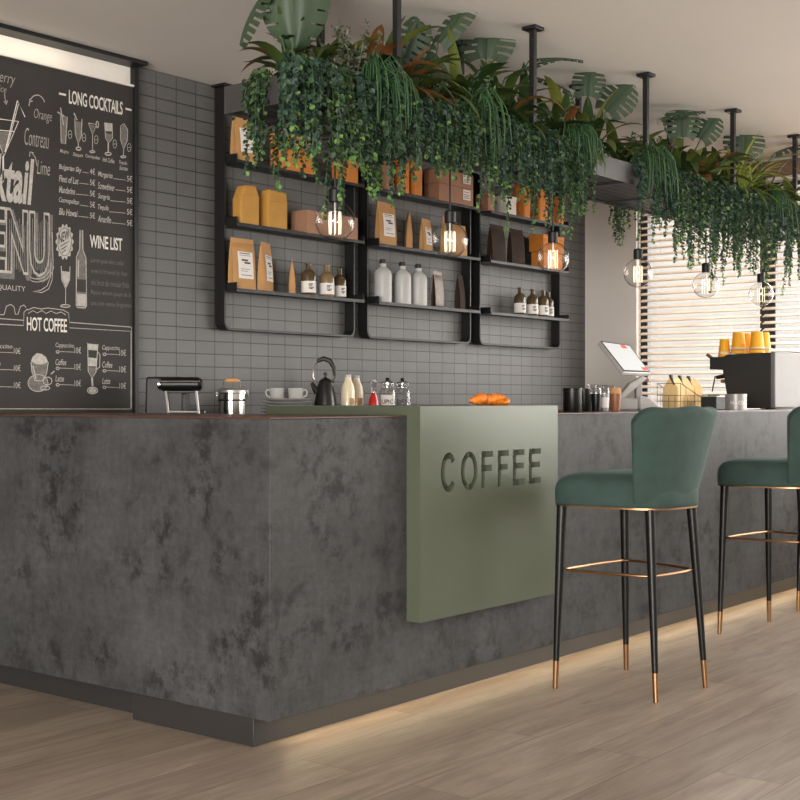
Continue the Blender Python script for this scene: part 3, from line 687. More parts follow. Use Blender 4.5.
# ================================================================= WALL SHELVES
SZ = (2.377, 2.058, 1.724); FY = 4.83; SY = 4.753
frames = []
for n_, (a, b) in enumerate(((4.643, 5.668), (5.777, 6.812), (6.91, 7.90))):
    nmx = ('black steel wall shelf unit on the left, holding mustard paper bags', 'black steel wall shelf unit in the middle, holding three white bottles', 'black steel wall shelf unit on the right, holding dark brown bags')[n_]
    t = thing('wall_shelf', nmx, 'shelf', ((a + b) / 2, YB, 1.518), 0, 'black steel wall shelves')
    O = t.location; r = .045; tt = .011
    outer = [(a, ZC - .012), (a, 1.518 + r)] + [(a + r - r * math.cos(q), 1.518 + r - r * math.sin(q)) for q in (PI / 8, PI / 4, 3 * PI / 8)] + [(a + r, 1.518), (b - r, 1.518)] + [(b - r + r * math.sin(q), 1.518 + r - r * math.cos(q)) for q in (PI / 8, PI / 4, 3 * PI / 8)] + [(b, 1.518 + r), (b, ZC - .012)]
    ri = r - tt
    inner = [(a + tt, ZC - .012), (a + tt, 1.518 + r)] + [(a + r - ri * math.cos(q), 1.518 + r - ri * math.sin(q)) for q in (PI / 8, PI / 4, 3 * PI / 8)] + [(a + r, 1.518 + tt), (b - r, 1.518 + tt)] + [(b - r + ri * math.sin(q), 1.518 + r - ri * math.cos(q)) for q in (PI / 8, PI / 4, 3 * PI / 8)] + [(b - tt, 1.518 + r), (b - tt, ZC - .012)]
    m = MB()
    for k in range(len(outer) - 1):
        vs = []
        for y in (FY, YB - .001): vs += [(outer[k][0], y, outer[k][1]), (outer[k + 1][0], y, outer[k + 1][1]), (inner[k + 1][0], y, inner[k + 1][1]), (inner[k][0], y, inner[k][1])]
        m.add(vs, [(0, 1, 2, 3), (7, 6, 5, 4), (0, 4, 5, 1), (2, 6, 7, 3)])
    lo(m, O).build('frame', M['black'], t, smooth=False)
    c = MB()
    for x in (a + tt / 2, b - tt / 2): c.box(x - .035, x + .035, FY - .03, YB - .001, ZC - .012, ZC - .0005)
    lo(c, O).build('ceiling_cap', M['black'], t, bev=.002)
    for z in SZ:
        s = MB(); s.box(a + tt, b - tt, SY, YB - .002, z - .006, z)
        s.box(a + tt, a + tt + .004, SY, FY, z, z + .034); s.box(b - tt - .004, b - tt, SY, FY, z, z + .034)
        s.box(a + tt, b - tt, SY - .0035, SY, z - .014, z + .0035)
        lo(s, O).build('shelf', M['black'], t, smooth=False)

# ================================================================= GOODS ON THE SHELVES
def pouch_mesh(w, d, h, crimp=.025, fold=0):
    """gusseted stand-up paper bag: rectangular foot, pinched straight top"""
    rows = []; n = 20; lv = [(0, 1, .92), (.012, 1, 1), (.25, 1, 1.0), (.5, 1, .82), (.75, 1, .48), (.9, 1, .16), (1 - crimp / h, 1, .05), (1, 1, .045)]
    m = MB(); vs = []; K = 16
    d *= .5; w *= 1.12
    for f, kx, ky in lv:
        W, D = w / 2 * kx * (.97 if f == 0 else 1), d / 2 * ky
        ring = [(-W, -D), (-W / 2, -D * 1.12), (0, -D * 1.16), (W / 2, -D * 1.12), (W, -D), (W - .006 * (1 - f) - D * .25 * (f > .3), 0), (W, D), (W / 2, D * 1.1), (0, D * 1.14), (-W / 2, D * 1.1), (-W, D), (-W + .006 * (1 - f) + D * .25 * (f > .3), 0)]
        vs.append([(x, y, f * h) for x, y in ring])
    n = 12
    V = [p for r in vs for p in r]
    F = [(k * n + i, k * n + (i + 1) % n, (k + 1) * n + (i + 1) % n, (k + 1) * n + i) for k in range(len(vs) - 1) for i in range(n)]
    F += [tuple(range(n - 1, -1, -1)), tuple(range((len(vs) - 1) * n, len(vs) * n))]
    return m.add(V, F)
def pouch(name, label, cat, x, z, w, d, h, m, rz=0, y=4.80, lab=True, group=None):
    t = thing(name, label, cat, (x, y, z + .0004), rz, group)
    pouch_mesh(w, d, h).build('bag', m, t, ang=50); d *= .5; w *= 1.12
    if lab:
        # label follows the sloping front face
        q = []; lw = w * .33
        for f in (.22, .42, .62, .74):
            ky = (1.0, .9, .66, .5)[(.22, .42, .62, .74).index(f)]
            q.append([(u * lw + w * .05, -d / 2 * ky * 1.17 - .0016, f * h) for u in (-1, 0, 1)])
        L_ = MB().grid(q).build('label', M['paper'], t, ang=60, fix=False)
        k = MB()
        for f, a, b, th in ((.70, -.8, .6, .004), (.665, -.8, .7, .002), (.56, -.55, .3, .009), (.51, -.2, .6, .009), (.40, -.7, .5, .002), (.36, -.7, .2, .002), (.28, -.7, .7, .003)):
            ky = 1.0 + (f - .22) / (.52) * (-.5)
            k.box(w * .05 + a * lw, w * .05 + b * lw, -d / 2 * ky * 1.17 - .0048, -d / 2 * ky * 1.17 - .0043, f * h, f * h + th)
        k.build('print', M['ink'], L_, smooth=False)
    return t
def carton(name, label, cat, x, z, w, d, h, m, rz=0, y=4.80, lab=False, lid=True, group=None):
    t = thing(name, label, cat, (x, y, z + .0004), rz, group)
    MB().box(-w / 2, w / 2, -d / 2, d / 2, 0, h * (.72 if lid else 1)).build('body', m, t, bev=.003)
    if lid: MB().box(-w / 2 - .003, w / 2 + .003, -d / 2 - .003, d / 2 + .003, h * .72, h).build('lid', m, t, bev=.003)
    if lab:
        l_ = MB().box(w * .18, w * .40, -d / 2 - .0042, -d / 2 - .0032, h * .3, h * .9).build('label', M['paper'], t, smooth=False)
        k = MB()
        for f in (.4, .5, .6, .75): k.box(w * .20, w * .36, -d / 2 - .0052, -d / 2 - .0043, h * f, h * f + .003)
        k.build('print', M['ink'], l_, smooth=False)
    return t
def folded_bag(label, x, z, w, d, h, rz=0, peak=0, m='mustard', group=None, y=4.80):
    t = thing('paper_bag', label, 'paper bag', (x, y, z + .0004), rz, group)
    W, D = w / 2, d / 2
    if peak:
        pr = [(-W, 0), (W, 0), (W * 1.0, h * .72), (W * .62, h), (-W * .55, h * .97), (-W * 1.02, h * .62)]
    else:
        pr = [(-W, 0), (W, 0), (W * 1.02, h * .62), (W * .9, h * .985), (-W * .94, h), (-W * 1.02, h * .6)]
    MB().prism(pr, 'y', -D, D).build('bag', M[m], t, bev=.012, seg=3)
    f = MB().prism([(-W * .9, h * .70), (W * .9, h * .70), (W * .88, h * .73), (-W * .88, h * .73)], 'y', -D - .003, -D + .004).build('folded_flap', M[m], t, bev=.001)
    return t
def bottle(label, x, z, r, h, y=4.80, m='amber', group='amber bottles with white labels'):
    t = thing('amber_bottle', label, 'bottle', (x, y, z + .0004), rnd(-.3, .3), group)
    MB().lathe([(r * .9, 0), (r, .006), (r, h * .60), (r * .93, h * .68), (r * .62, h * .76), (r * .38, h * .80), (r * .34, h * .93), (r * .42, h * .935), (r * .42, h * .99), (r * .3, h)], n=24).build('glass_body', M[m], t)
    MB().lathe([(r * 1.012, h * .10), (r * 1.012, h * .44)], n=24, cap=False).build('label', M['paper'], t, fix=True)
    k = MB()
    for f, a0, a1 in ((.34, -.9, -.2), (.30, -.9, -.4), (.24, -.9, -.1), (.20, -.8, -.3)):
        n = 5
        vs = []
        for i in range(n + 1):
            a = -PI / 2 - .55 + (a0 + (a1 - a0) * i / n) * .9 + .6
            for zz in (0, .005): vs.append((r * 1.03 * math.cos(a), r * 1.03 * math.sin(a), h * f + zz))
        k.add(vs, [(2 * i, 2 * i + 2, 2 * i + 3, 2 * i + 1) for i in range(n)])
    k.build('print', M['ink'], t, fix=False)
    return t
def sx(px, y=4.80): return pxX(px, y)
S1, S2, S3 = SZ
G = 'kraft coffee pouches on the wall shelves'
# left unit
pouch('coffee_pouch', 'kraft pouch with white label on the left unit top shelf, half behind ivy', 'coffee pouch', sx(244), S1, .13, .085, .24, M['kraft'], -.1, group=G)
carton('storage_box', 'orange box behind hanging ivy on the top shelf of the left unit', 'box', sx(292), S1, .22, .11, .20, M['orange'])
carton('storage_box', 'small orange box at the right end of the left unit top shelf', 'box', sx(345), S1, .10, .11, .12, M['orange'])
folded_bag('mustard paper bag with slanted shoulders, leftmost on the middle shelf', sx(246), S2, .135, .07, .21, 0, 1)
folded_bag('mustard paper bag with square top, second on the middle shelf of the left unit', sx(273.5), S2, .15, .07, .205, 0, 0)
carton('storage_box', 'long flat brown carton behind the first pendant bulb', 'box', sx(325), S2, .42, .12, .125, M['pinkbox'], lid=False)
pouch('coffee_pouch', 'large kraft pouch with white label, leftmost on the lowest shelf', 'coffee pouch', sx(242), S3, .145, .075, .265, M['kraft'], 0, group=G)
pouch('coffee_pouch', 'narrow kraft pouch turned to the right, second on the left unit lowest shelf', 'coffee pouch', sx(265.5), S3, .125, .075, .26, M['kraft'], math.radians(24), group=G)
pouch('coffee_pouch', 'kraft pouch seen edge-on as a thin wedge beside the amber bottles', 'coffee pouch', sx(292), S3, .10, .065, .185, M['kraft'], math.radians(44), group=G)
bottle('amber bottle with white label, left of the three on the left shelf unit', sx(308.5), S3, .041, .182)
bottle('amber bottle with white label, middle of the three on the left shelf unit', sx(327), S3, .041, .182, m='amberlight')
bottle('amber bottle with white label, right of the three, partly behind its neighbour', sx(339.5, 4.845), S3, .038, .178, y=4.845)
# middle unit
folded_bag('orange paper bag behind ivy, left of two on the middle unit top shelf', sx(399.5), S1, .085, .09, .21, 0, 0, 'orange')
folded_bag('orange paper bag with printed bands, right of two on the middle unit top shelf', sx(412.5), S1, .085, .09, .21, 0, 0, 'orange')
folded_bag('narrow brown paper bag at the far left of the middle unit top shelf', sx(385), S1, .07, .09, .18, 0, 0, 'pinkbox')
carton('shipping_carton', 'wide brown carton with white label, lower of two on the middle unit top shelf', 'carton', sx(449), S1, .36, .115, .105, M['pinkbox'], lab=True, lid=False)
carton('shipping_carton', 'wide brown carton with white label, upper of two on the middle unit top shelf', 'carton', sx(449), S1 + .1055, .36, .115, .09, M['pinkbox'], lab=True, lid=False)
pouch('coffee_pouch', 'large kraft pouch with white label on the middle shelf of the centre unit', 'coffee pouch', sx(386), S2, .14, .07, .255, M['kraft'], 0, group=G)
pouch('coffee_pouch', 'kraft pouch seen edge-on as a wedge on the middle shelf of the centre unit', 'coffee pouch', sx(408.5), S2, .10, .075, .225, M['kraft'], math.radians(44), group=G)
pouch('coffee_pouch', 'small kraft pouch with white label left of the second pendant bulb', 'coffee pouch', sx(426), S2, .10, .065, .20, M['kraft'], math.radians(10), group=G)
pouch('coffee_pouch', 'kraft pouch behind the second pendant bulb, left one', 'coffee pouch', sx(444), S2, .09, .06, .235, M['kraft'], math.radians(28), lab=False, group=G)
pouch('coffee_pouch', 'kraft pouch behind the second pendant bulb, right one', 'coffee pouch', sx(459), S2, .12, .06, .20, M['kraft'], 0, lab=False, group=G)
def white_bottle(label, px):
    t = thing('white_bottle', label, 'bottle', (sx(px, 4.815), 4.815, S3 + .0004), 0, 'white bottles on the centre shelf unit'); r = .052
    MB().lathe([(r * .93, 0), (r, .008), (r, .165), (r * .9, .188), (r * .5, .207), (r * .36, .214), (r * .36, .232)], n=28).build('body', M['milkwhite'], t)
    MB().lathe([(r * .40, .2325), (r * .40, .254), (r * .34, .257)], n=20).build('cap', M['mat_black'], t)
    e = MB()
    for zz in (.04, .075, .11, .145): e.lathe([(r * 1.0, zz - .003), (r * 1.012, zz), (r * 1.0, zz + .003)], n=28, cap=False)
    e.build('ridges', M['milkwhite'], t)
for px, s_ in ((383, 'left'), (402.5, 'middle'), (418.5, 'right')):
    white_bottle('white bottle with black cap, %s of three on the lowest shelf' % s_, px)
pouch('coffee_pouch', 'shiny dark foil bag right of the white bottles', 'coffee bag', sx(437.5), S3, .10, .07, .225, M['foil'], .15, lab=False)
pouch('coffee_pouch', 'matt dark brown bag at the right end of the centre unit lowest shelf', 'coffee bag', sx(460), S3, .09, .075, .22, M['darkbag'], .3, lab=False)
# right unit
carton('storage_box', 'small brown carton with white label at the left end of the right unit top shelf', 'box', sx(485), S1, .075, .1, .11, M['pinkbox'], lab=True, lid=False)
carton('storage_box', 'pale boxed pack with white front behind ivy on the right unit top shelf', 'box', sx(505), S1, .12, .1, .12, M['paper'], lid=True)
folded_bag('orange paper bag, left of three on the right unit top shelf', sx(522), S1, .08, .09, .23, 0, 0, 'orange')
folded_bag('orange paper bag, middle of three on the right unit top shelf', sx(538.5), S1, .11, .09, .22, 0, 0, 'orange')
folded_bag('orange paper bag, right of three above the third pendant bulb', sx(556), S1, .07, .09, .20, 0, 0, 'orange')
pouch('coffee_pouch', 'dark brown coffee bag, left of two on the right shelf unit', 'coffee bag', sx(496.5), S2, .15, .085, .245, M['darkbag'], .05, lab=False)
pouch('coffee_pouch', 'dark brown coffee bag, right of two beside the orange cartons', 'coffee bag', sx(516), S2, .14, .085, .24, M['darkbag'], 0, lab=False)
carton('storage_box', 'orange carton at the bottom of a stack of two beside the dark bags', 'box', sx(547), S2, .245, .10, .115, M['orange'], lid=False)
carton('storage_box', 'orange carton with overhanging lid, on top of another carton', 'box', sx(546.5), S2 + .1158, .265, .115, .115, M['orange'])
for px, y_, s_ in ((520, 4.80, 'leftmost of four on the right shelf unit'), (532.5, 4.80, 'second of four on the right shelf unit'), (543, 4.80, 'third of four on the right shelf unit'), (548.2, 4.85, 'last of four, half hidden behind the third')):
    bottle('amber bottle with white label, ' + s_, sx(px, y_), S3, .040, .19, y=y_)

# ================================================================= THINGS ON THE BAR
TZ = ZT + .0006; PZ = GZT + .0004; CZ = ZB + .0005
FACE = math.radians(-51.5)                                     # turned towards the guests' side corner
# sandwich press
t = thing('sandwich_press', 'black sandwich press with steel legs on the back counter beside the menu board', 'sandwich press', (pxX(180, 4.62), 4.62, CZ), FACE); t.scale = (1.2, 1.2, 1.25)
MB().prism([(-.105, 0), (.07, 0), (.055, .142), (-.085, .146)], 'x', -.118, .03).build('body', M['mat_black'], t, bev=.008)
MB().box(.03, .095, .0, .06, 0.0, .022).build('base_plate', M['mat_black'], t, bev=.004)
dr = MB().tube([(-.062, -.10, .118), (-.052, -.10, .118), (-.05, -.10, .118), (.088, -.10, .118), (.09, -.10, .118), (.102, -.10, .118)], [.017, .024, .026, .026, .024, .017], 20).build('handle_roll', M['leg'], t)
MB().tube([(-.058, -.122, .127), (.098, -.122, .127)], .0042, 8).build('chrome_strip', M['chrome'], dr)
MB().tube([(-.066, -.10, .118), (-.056, -.10, .118)], .0215, 18).build('end_cap', M['chrome'], dr)
for x in (-.038, .078):
    MB().tube([(x, -.10, .098), (x + .014, -.122, .006)], .0055, 10).build('leg', M['steel'], t)
MB().tube([(-.026, -.119, .016), (.09, -.119, .016)], .0045, 10).build('crossbar', M['steel'], t)
MB().prism([(-.10, .085), (.03, .085), (.03, .10), (-.10, .118)], 'x', -.04, .08).build('upper_plate', M['mat_black'], t, bev=.003)
# stock pot
t = thing('steel_pot', 'small shiny steel pot with wooden handle on the back counter', 'pot', (pxX(232, 4.64), 4.64, CZ), FACE); t.scale = (1.2, 1.2, 1.27)
MB().lathe([(.052, 0), (.056, .004), (.056, .082), (.058, .084), (.058, .088)], n=32).build('body', M['chrome'], t)
MB().lathe([(.0585, .0885), (.0585, .096), (.045, .104), (.012, .107)], n=32).build('lid', M['steel'], t)
MB().lathe([(.0575, .055), (.0595, .058), (.0575, .061)], n=32, cap=False).build('band', M['mat_black'], t)
MB().tube([(-.05, -.0, .072), (-.064, 0, .075), (-.064, 0, .098), (-.036, 0, .106), (-.034, 0, .134), (.034, 0, .134), (.036, 0, .106), (.064, 0, .098), (.064, 0, .075), (.05, 0, .072)], .0032, 8).build('wire_handle', M['chrome'], t)
MB().tube([(-.026, 0, .135), (-.02, 0, .135), (.02, 0, .135), (.026, 0, .135)], [.006, .008, .008, .006], 14).build('wooden_grip', M['woodlight'], t)
# plates, each its own, and two cups on top
pxp, pyp = pxX(286.5, 4.62), 4.62
zz = CZ
for i in range(5):
    t = MB().lathe([(.06, 0), (.085, .003), (.134, .0145), (.136, .0165), (.133, .0170), (.084, .0060), (.05, .0045)], n=40)
    o = t.build('dinner_plate', M['white'], ang=60); o.location = (pxp + (.004 if i % 2 else 0), pyp, zz)
    tag(o, 'white plate, %s in the stack of five under the two cups' % ('lowest', 'second from the bottom', 'middle one', 'second from the top', 'topmost')[i], 'plate', 'stacked white plates')
    zz += .0165
def cup(label, dx, dy, rz):
    t = thing('coffee_cup', label, 'cup', (pxp + dx, pyp + dy, zz - .0105 + .0003), rz, 'white cups on the plates'); t.scale = (1.2, 1.2, 1.2)
    MB().lathe([(.026, 0), (.030, .004), (.0335, .05), (.0345, .053), (.032, .053), (.0285, .006)], n=28).build('bowl', M['white'], t, ang=60)
    MB().tube([(.031, 0, .042), (.043, 0, .046), (.050, 0, .036), (.045, 0, .02), (.0305, 0, .013)], .0038, 8).build('handle', M['white'], t)
cup('white cup without visible handle, left one on the stacked plates', -.030, .036, 2.4)
cup('white cup with handle to the right, beside the black kettle', .030, -.036, FACE)
# kettle
t = thing('kettle', 'matt black kettle with arched chrome handle below the left shelf unit', 'kettle', (pxX(325.5, 4.74), 4.74, CZ), FACE + PI); t.scale = (1.36, 1.36, 1.62)
MB().lathe([(.046, 0), (.0485, .004), (.0475, .012)], n=32).build('base_ring', M['steel'], t)
MB().lathe([(.0478, .0124), (.046, .03), (.038, .07), (.030, .10), (.025, .112), (.018, .1165)], n=32).build('body', M['kettle'], t)
MB().lathe([(.0178, .1167), (.008, .1205), (.004, .124), (.004, .128), (.0085, .132), (.008, .138), (.003, .140)], n=20).build('lid_knob', M['kettle'], t)
MB().tube([(.034, 0, .072), (.046, 0, .088), (.056, 0, .104)], [.014, .010, .0065], 12).build('spout', M['kettle'], t)
ha = [(.036 + 0, 0, .098), (.052, 0, .122), (.050, 0, .152), (.034, 0, .176), (.008, 0, .186), (-.018, 0, .178), (-.034, 0, .155), (-.038, 0, .128), (-.030, 0, .104)]
h = MB().tube(ha[:4], .0034, 10).build('chrome_handle', M['chrome'], t); MB().tube(ha[-2:], .0034, 8).build('handle_root', M['chrome'], h)
MB().tube(ha[3:8], [.006, .0085, .009, .0085, .006], 12).build('black_grip', M['mat_black'], t)
# milk bottles
def milk(label, px, Y):
    t = thing('milk_bottle', label, 'bottle', (pxX(px, Y), Y, CZ), 0, 'cream filled bottles'); t.scale = (1.33, 1.33, 1.64)
    MB().lathe([(.026, 0), (.029, .004), (.029, .072), (.025, .092), (.014, .112), (.0125, .121)], n=24).build('bottle', M['cream'], t)
    MB().lathe([(.0135, .1212), (.0135, .128), (.011, .130)], n=18).build('lid', M['white'], t)
    MB().box(-.022, .004, -.0302, -.0292, .03, .052).build('label', M['kraft'], t, smooth=False)
milk('bottle of cream coloured milk, front one right of the kettle', 348, 4.66)
milk('bottle of cream coloured milk, half behind the other', 356.5, 4.76)
# red syrup bottle
t = thing('syrup_bottle', 'small swing top bottle of red syrup', 'bottle', (pxX(373.5, 4.66), 4.66, CZ), FACE); t.scale = (1.37, 1.37, 1.72)
MB().lathe([(.021, 0), (.023, .004), (.023, .02), (.019, .045), (.010, .064), (.0095, .068)], n=22).build('syrup', M['red'], t)
MB().lathe([(.0098, .0682), (.0098, .092), (.0125, .096), (.0125, .102)], n=20, cap=False).build('glass_neck', M['jarglass'], t)
MB().lathe([(.009, .1024), (.0115, .105), (.009, .110)], n=16).build('stopper', M['white'], t)
MB().tube([(-.011, 0, .078), (-.0145, 0, .10), (0, 0, .1112), (.0145, 0, .10), (.011, 0, .078)], .0012, 6).build('wire_clasp', M['chrome'], t)
# glass jars
def jar(label, px, Y, txt):
    t = thing('glass_jar', label, 'jar', (pxX(px, Y), Y, CZ), FACE, 'clear storage jars'); t.scale = (1.37, 1.37, 1.72)
    MB().lathe([(.029, 0), (.033, .004), (.033, .070), (.026, .082), (.024, .084), (.024, .094)], n=28).build('glass_body', M['jarglass'], t)
    MB().lathe([(.0265, .0945), (.0265, .101), (.016, .106), (.008, .107)], n=24).build('glass_lid', M['jarglass'], t)
    MB().lathe([(.006, .1072), (.010, .112), (.006, .117)], n=14).build('lid_knob', M['kettle'], t)
    MB().tube([(.0258 * math.cos(a), .0258 * math.sin(a), .0905) for a in [2 * PI * i / 24 for i in range(24)]], .0016, 6, closed=True).build('wire_ring', M['chrome'], t)
    la = MB(); n = 14
    vs = []
    for i in range(n + 1):
        a = -PI / 2 + (-1.0 + 2.0 * i / n)
        for z in (.018, .060): vs.append((.0336 * math.cos(a), .0336 * math.sin(a), z))
    la.add(vs, [(2 * i, 2 * i + 2, 2 * i + 3, 2 * i + 1) for i in range(n)])
    l_ = la.build('label', M['paper'], t, fix=False) if txt == 'UPIC' else t
    vs, fs = textgeo(txt, .02)
    tm = MB().add([(.0341 * math.cos(-PI / 2 - .72 + 1.44 * x), .0341 * math.sin(-PI / 2 - .72 + 1.44 * x),   .031 + .014 * y) for x, y in vs], fs)
    tm.build('print', M['ink'], l_, fix=False, smooth=False)
    return t
jar('clear glass jar with white label reading UPIC', 387.5, 4.66, 'UPIC')
jar('clear glass jar right of the jar reading UPIC', 402.5, 4.68, 'DRY')
# croissants
def croissant(label, px, Y, rz, k=1.0, z=0):
    m = MB(); pts = []; rs = []
    for i in range(33):
        f = i / 32; a = -1.25 + 2.5 * f
        pts.append((.062 * math.sin(a) * k, (.042 - .055 * math.cos(a)) * k, (.0235 - .006 * abs(a)) * k))
        e = math.sin(PI * min(max(f, .02), .98)) ** .6
        rs.append((.0225 * e * (1 + .13 * math.cos(2 * PI * f * 7))) * k + .002)
    m.tube(pts, rs, 12)
    o = m.build('croissant', M['pastry'], ang=60); o.location = (pxX(px, Y), Y, PZ + z); o.rotation_euler = (0, 0, rz)
    mz = min(v.co.z for v in o.data.vertices); o.location.z -= mz
    tag(o, label, 'croissant', 'orange croissants on the green top')
croissant('golden croissant, left one on the green top above the C of COFFEE', 479, 3.17, .3, 1.0)
croissant('golden croissant, large middle one on the green top', 494.5, 3.14, -.4, .98)
croissant('small golden croissant at the right end of the row', 504, 3.075, 1.0, .62)
croissant('golden croissant lying behind the others', 489, 3.28, -.2, .85)

# right of the panel: canisters, cups, till
def at(px, Y): return (pxX(px, Y), Y, TZ)
def canister(label, px, Y, r, h):
    t = thing('canister', label, 'canister', at(px, Y), 0, 'black canisters on the bar')
    MB().lathe([(r * .97, 0), (r, .003), (r, h * .86)], n=28).build('body', M['leg'], t)
    MB().lathe([(r * 1.02, h * .862), (r * 1.02, h * .985), (r * .98, h)], n=28).build('lid', M['leg'], t)
canister('black round canister right beside the green panel', 572.5, 3.30, .046, .116)
canister('slimmer black canister behind the first one', 584, 3.45, .040, .117)
def tumbler(name, label, px, Y, r, h, m, lidm=None, sleeve=None):
    t = thing(name, label, 'cup', at(px, Y), FACE)
    MB().lathe([(r * .78, 0), (r * .8, .002), (r, h * .72), (r * 1.0, h * .75)], n=26).build('cup_body', m, t)
    if lidm: MB().lathe([(r * 1.06, h * .752), (r * 1.08, h * .80), (r * .98, h * .9), (r * .9, h)], n=26).build('lid', lidm, t)
    if sleeve: MB().lathe([(r * .86, h * .15), (r * .99, h * .6)], n=26, cap=False).build('sleeve', sleeve, t)
    return t
tumbler('paper_cup', 'black paper cup with clear lid in front of the till', 596, 3.34, .027, .118, M['leg'], M['cupglass'])
tumbler('paper_cup', 'grey paper cup with white sleeve and clear lid', 604.5, 3.36, .025, .118, M['greytin'], M['cupglass'], M['paper'])
tumbler('paper_cup', 'brown paper cup with kraft coloured top beside the white printer', 615.5, 3.22, .028, .118, M['brownwood'], M['kraft'])
for i in range(3):
    o = MB().lathe([(.026, 0), (.034, .095), (.0355, .097)], n=22, cap=False).build('plastic_cup', M['cupglass'], fix=True)
    o.location = (pxX(594 + 7 * i, 3.55 + .02 * i), 3.55 + .02 * i, TZ + .0); o.scale = (1, 1, 1.45)
    tag(o, 'clear plastic tumbler, %s of three behind the paper cups' % ('left', 'middle', 'right')[i], 'plastic cup', 'clear plastic cups')
# till with tilted touch screen
TY = 3.52
t = thing('till_terminal', 'white touch screen till with tilted display on a bracket stand', 'till', at(632, TY), FACE)
def scr(px, y, dy=0):   # local coordinates of a point seen in the picture, dy = offset away from the guests
    d = 1.0
    a, b = ray(px); o = Vector(t.location)
    # intersect with the vertical plane through the stand facing the camera
    nrm = Vector((cC, cS, 0)); dd = nrm.dot(Vector((o.x, o.y, 0))) + dy
    X, Y = a * dd, b * dd; Z = CAMZ + (400 - y) * dd / FPX
    v = Vector((X, Y, Z)) - o
    return Matrix.Rotation(-FACE, 3, 'Z') @ v
A = [scr(600.5, 341, .14), scr(629.5, 345, .26), scr(650, 372, .06), scr(624, 371, -.08)]
nn = (A[1] - A[0]).cross(A[3] - A[0]).normalized()
if nn.y > 0: nn = -nn
def slab(mb, c4, th0, th1, s=1.0):
    ce = sum(c4, Vector()) / 4
    q = [ce + (p - ce) * s for p in c4]
    vs = [p + nn * th0 for p in q] + [p + nn * th1 for p in q]
    return mb.add(vs, [(3, 2, 1, 0), (4, 5, 6, 7), (0, 1, 5, 4), (1, 2, 6, 5), (2, 3, 7, 6), (3, 0, 4, 7)])
hd = slab(MB(), A, -.030, -.002, 1.04).build('screen_housing', M['white'], t, bev=.008, seg=3)
slab(MB(), A, -.0018, 0, 1.0).build('bezel', M['mat_black'], hd, bev=.0006)
ds = slab(MB(), A, .0002, .0008, .93).build('display', M['screen'], hd, smooth=False)
def subq(u0, u1, v0, v1):
    ip = lambda u, v: (A[0] * (1 - u) + A[1] * u) * (1 - v) + (A[3] * (1 - u) + A[2] * u) * v
    return [ip(u0, v0), ip(u1, v0), ip(u1, v1), ip(u0, v1)]
r_ = MB(); slab(r_, subq(.62, .80, .05, .17), .0012, .0014); slab(r_, subq(.78, .95, .84, .95), .0012, .0014)
r_.build('red_buttons', M['screenred'], ds, smooth=False)
# bracket stand and printer base
q0 = scr(640, 376, 0); q1 = scr(612, 392, -.02)
MB().prism([(-.100, .052), (-.075, .052), (.075, .178), (.05, .192), (-.02, .150)], 'y', -.06, .05).build('stand', M['white'], t, bev=.005)
MB().box(.018, .052, -.03, .03, .052, .150).build('stand_post', M['greytin'], t, bev=.004)
MB().box(-.135, .03, -.05, .06, .0, .066).build('printer_base', M['milkwhite'], t, bev=.012, seg=3)
MB().prism([(-.168, .052), (-.11, .052), (-.05, .112), (-.082, .136)], 'y', .055, .13).build('receipt_printer', M['white'], t, bev=.004)
MB().prism([(-.140, .085), (-.134, .079), (-.096, .108), (-.102, .114)], 'y', .0525, .0555).build('paper_slot', M['mat_black'], t, smooth=False)
MB().prism([(.0305, 0), (.16, 0), (.15, .02), (.09, .07), (.0305, .085)], 'y', -.06, .07).build('cash_base', M['milkwhite'], t, bev=.012, seg=3)
MB().box(.052, .088, -.038, -.036, .158, .176).build('brown_hinge', M['brownwood'], t, bev=.001)
# wire basket with clipped bags
bx, by = pxX(683, 3.52), 3.52
t = thing('wire_basket', 'black wire basket holding three clipped paper bags', 'basket', (bx, by, TZ), 0)
wb = MB(); W, D = .185, .075
for z, e in ((.004, 0), (.05, 0), (.085, 0)):
    wb.tube([(-W, -D, z), (W, -D, z + (0)), (W, D, z), (-W, D, z)], .0016, 6, closed=True)
for i in range(9):
    x = -W + 2 * W * i / 8
    wb.tube([(x, -D, .086), (x, -D, .004), (x, D, .004), (x, D, .086)], .0013, 5)
for y in (-.04, 0, .04): wb.tube([(-W, y, .086), (-W, y, .004), (W, y, .004), (W, y, .086)], .0013, 5)
wb.build('wire_frame', M['mat_black'], t)
MB().tube([(-W, -D, .155), (-W, D, .155)], .002, 6).build('back_rim', M['mat_black'], t)
sd = MB()
for y in (-D, D): sd.tube([(-W, y, .155), (W, y, .045)], .002, 6); sd.tube([(-W, y, .004), (-W, y, .155)], .0016, 6)
sd.build('slanted_rail', M['mat_black'], t)
for i in range(3):
    x = bx - .115 + .115 * i
    g = thing('clipped_bag', 'pale kraft bag closed with a black clip, %s of three in the wire basket' % ('left', 'middle', 'right')[i], 'paper bag', (x, by, TZ + .0065), 0, 'clipped bags in the basket')
    w2, d2, h2 = .050, .050, .185 - .002 * i
    MB().prism([(-d2, 0), (d2, 0), (d2, h2 * .66), (.006, h2), (-.006, h2), (-d2, h2 * .66)], 'x', -w2, w2).build('bag', M['cream'] if False else mat('pale_kraft', lin(226, 192, 134), .7, var=.05, scale=14) if i == 0 else bpy.data.materials['pale_kraft'], g, bev=.006)
    MB().prism([(-.030, h2 - .045), (-.022, h2 - .047), (.008, h2 + .004), (.008, h2 + .014), (-.008, h2 + .014), (-.008, h2 + .002)], 'x', -w2 - .004, -w2 + .018).build('clip', M['mat_black'], g, bev=.002)
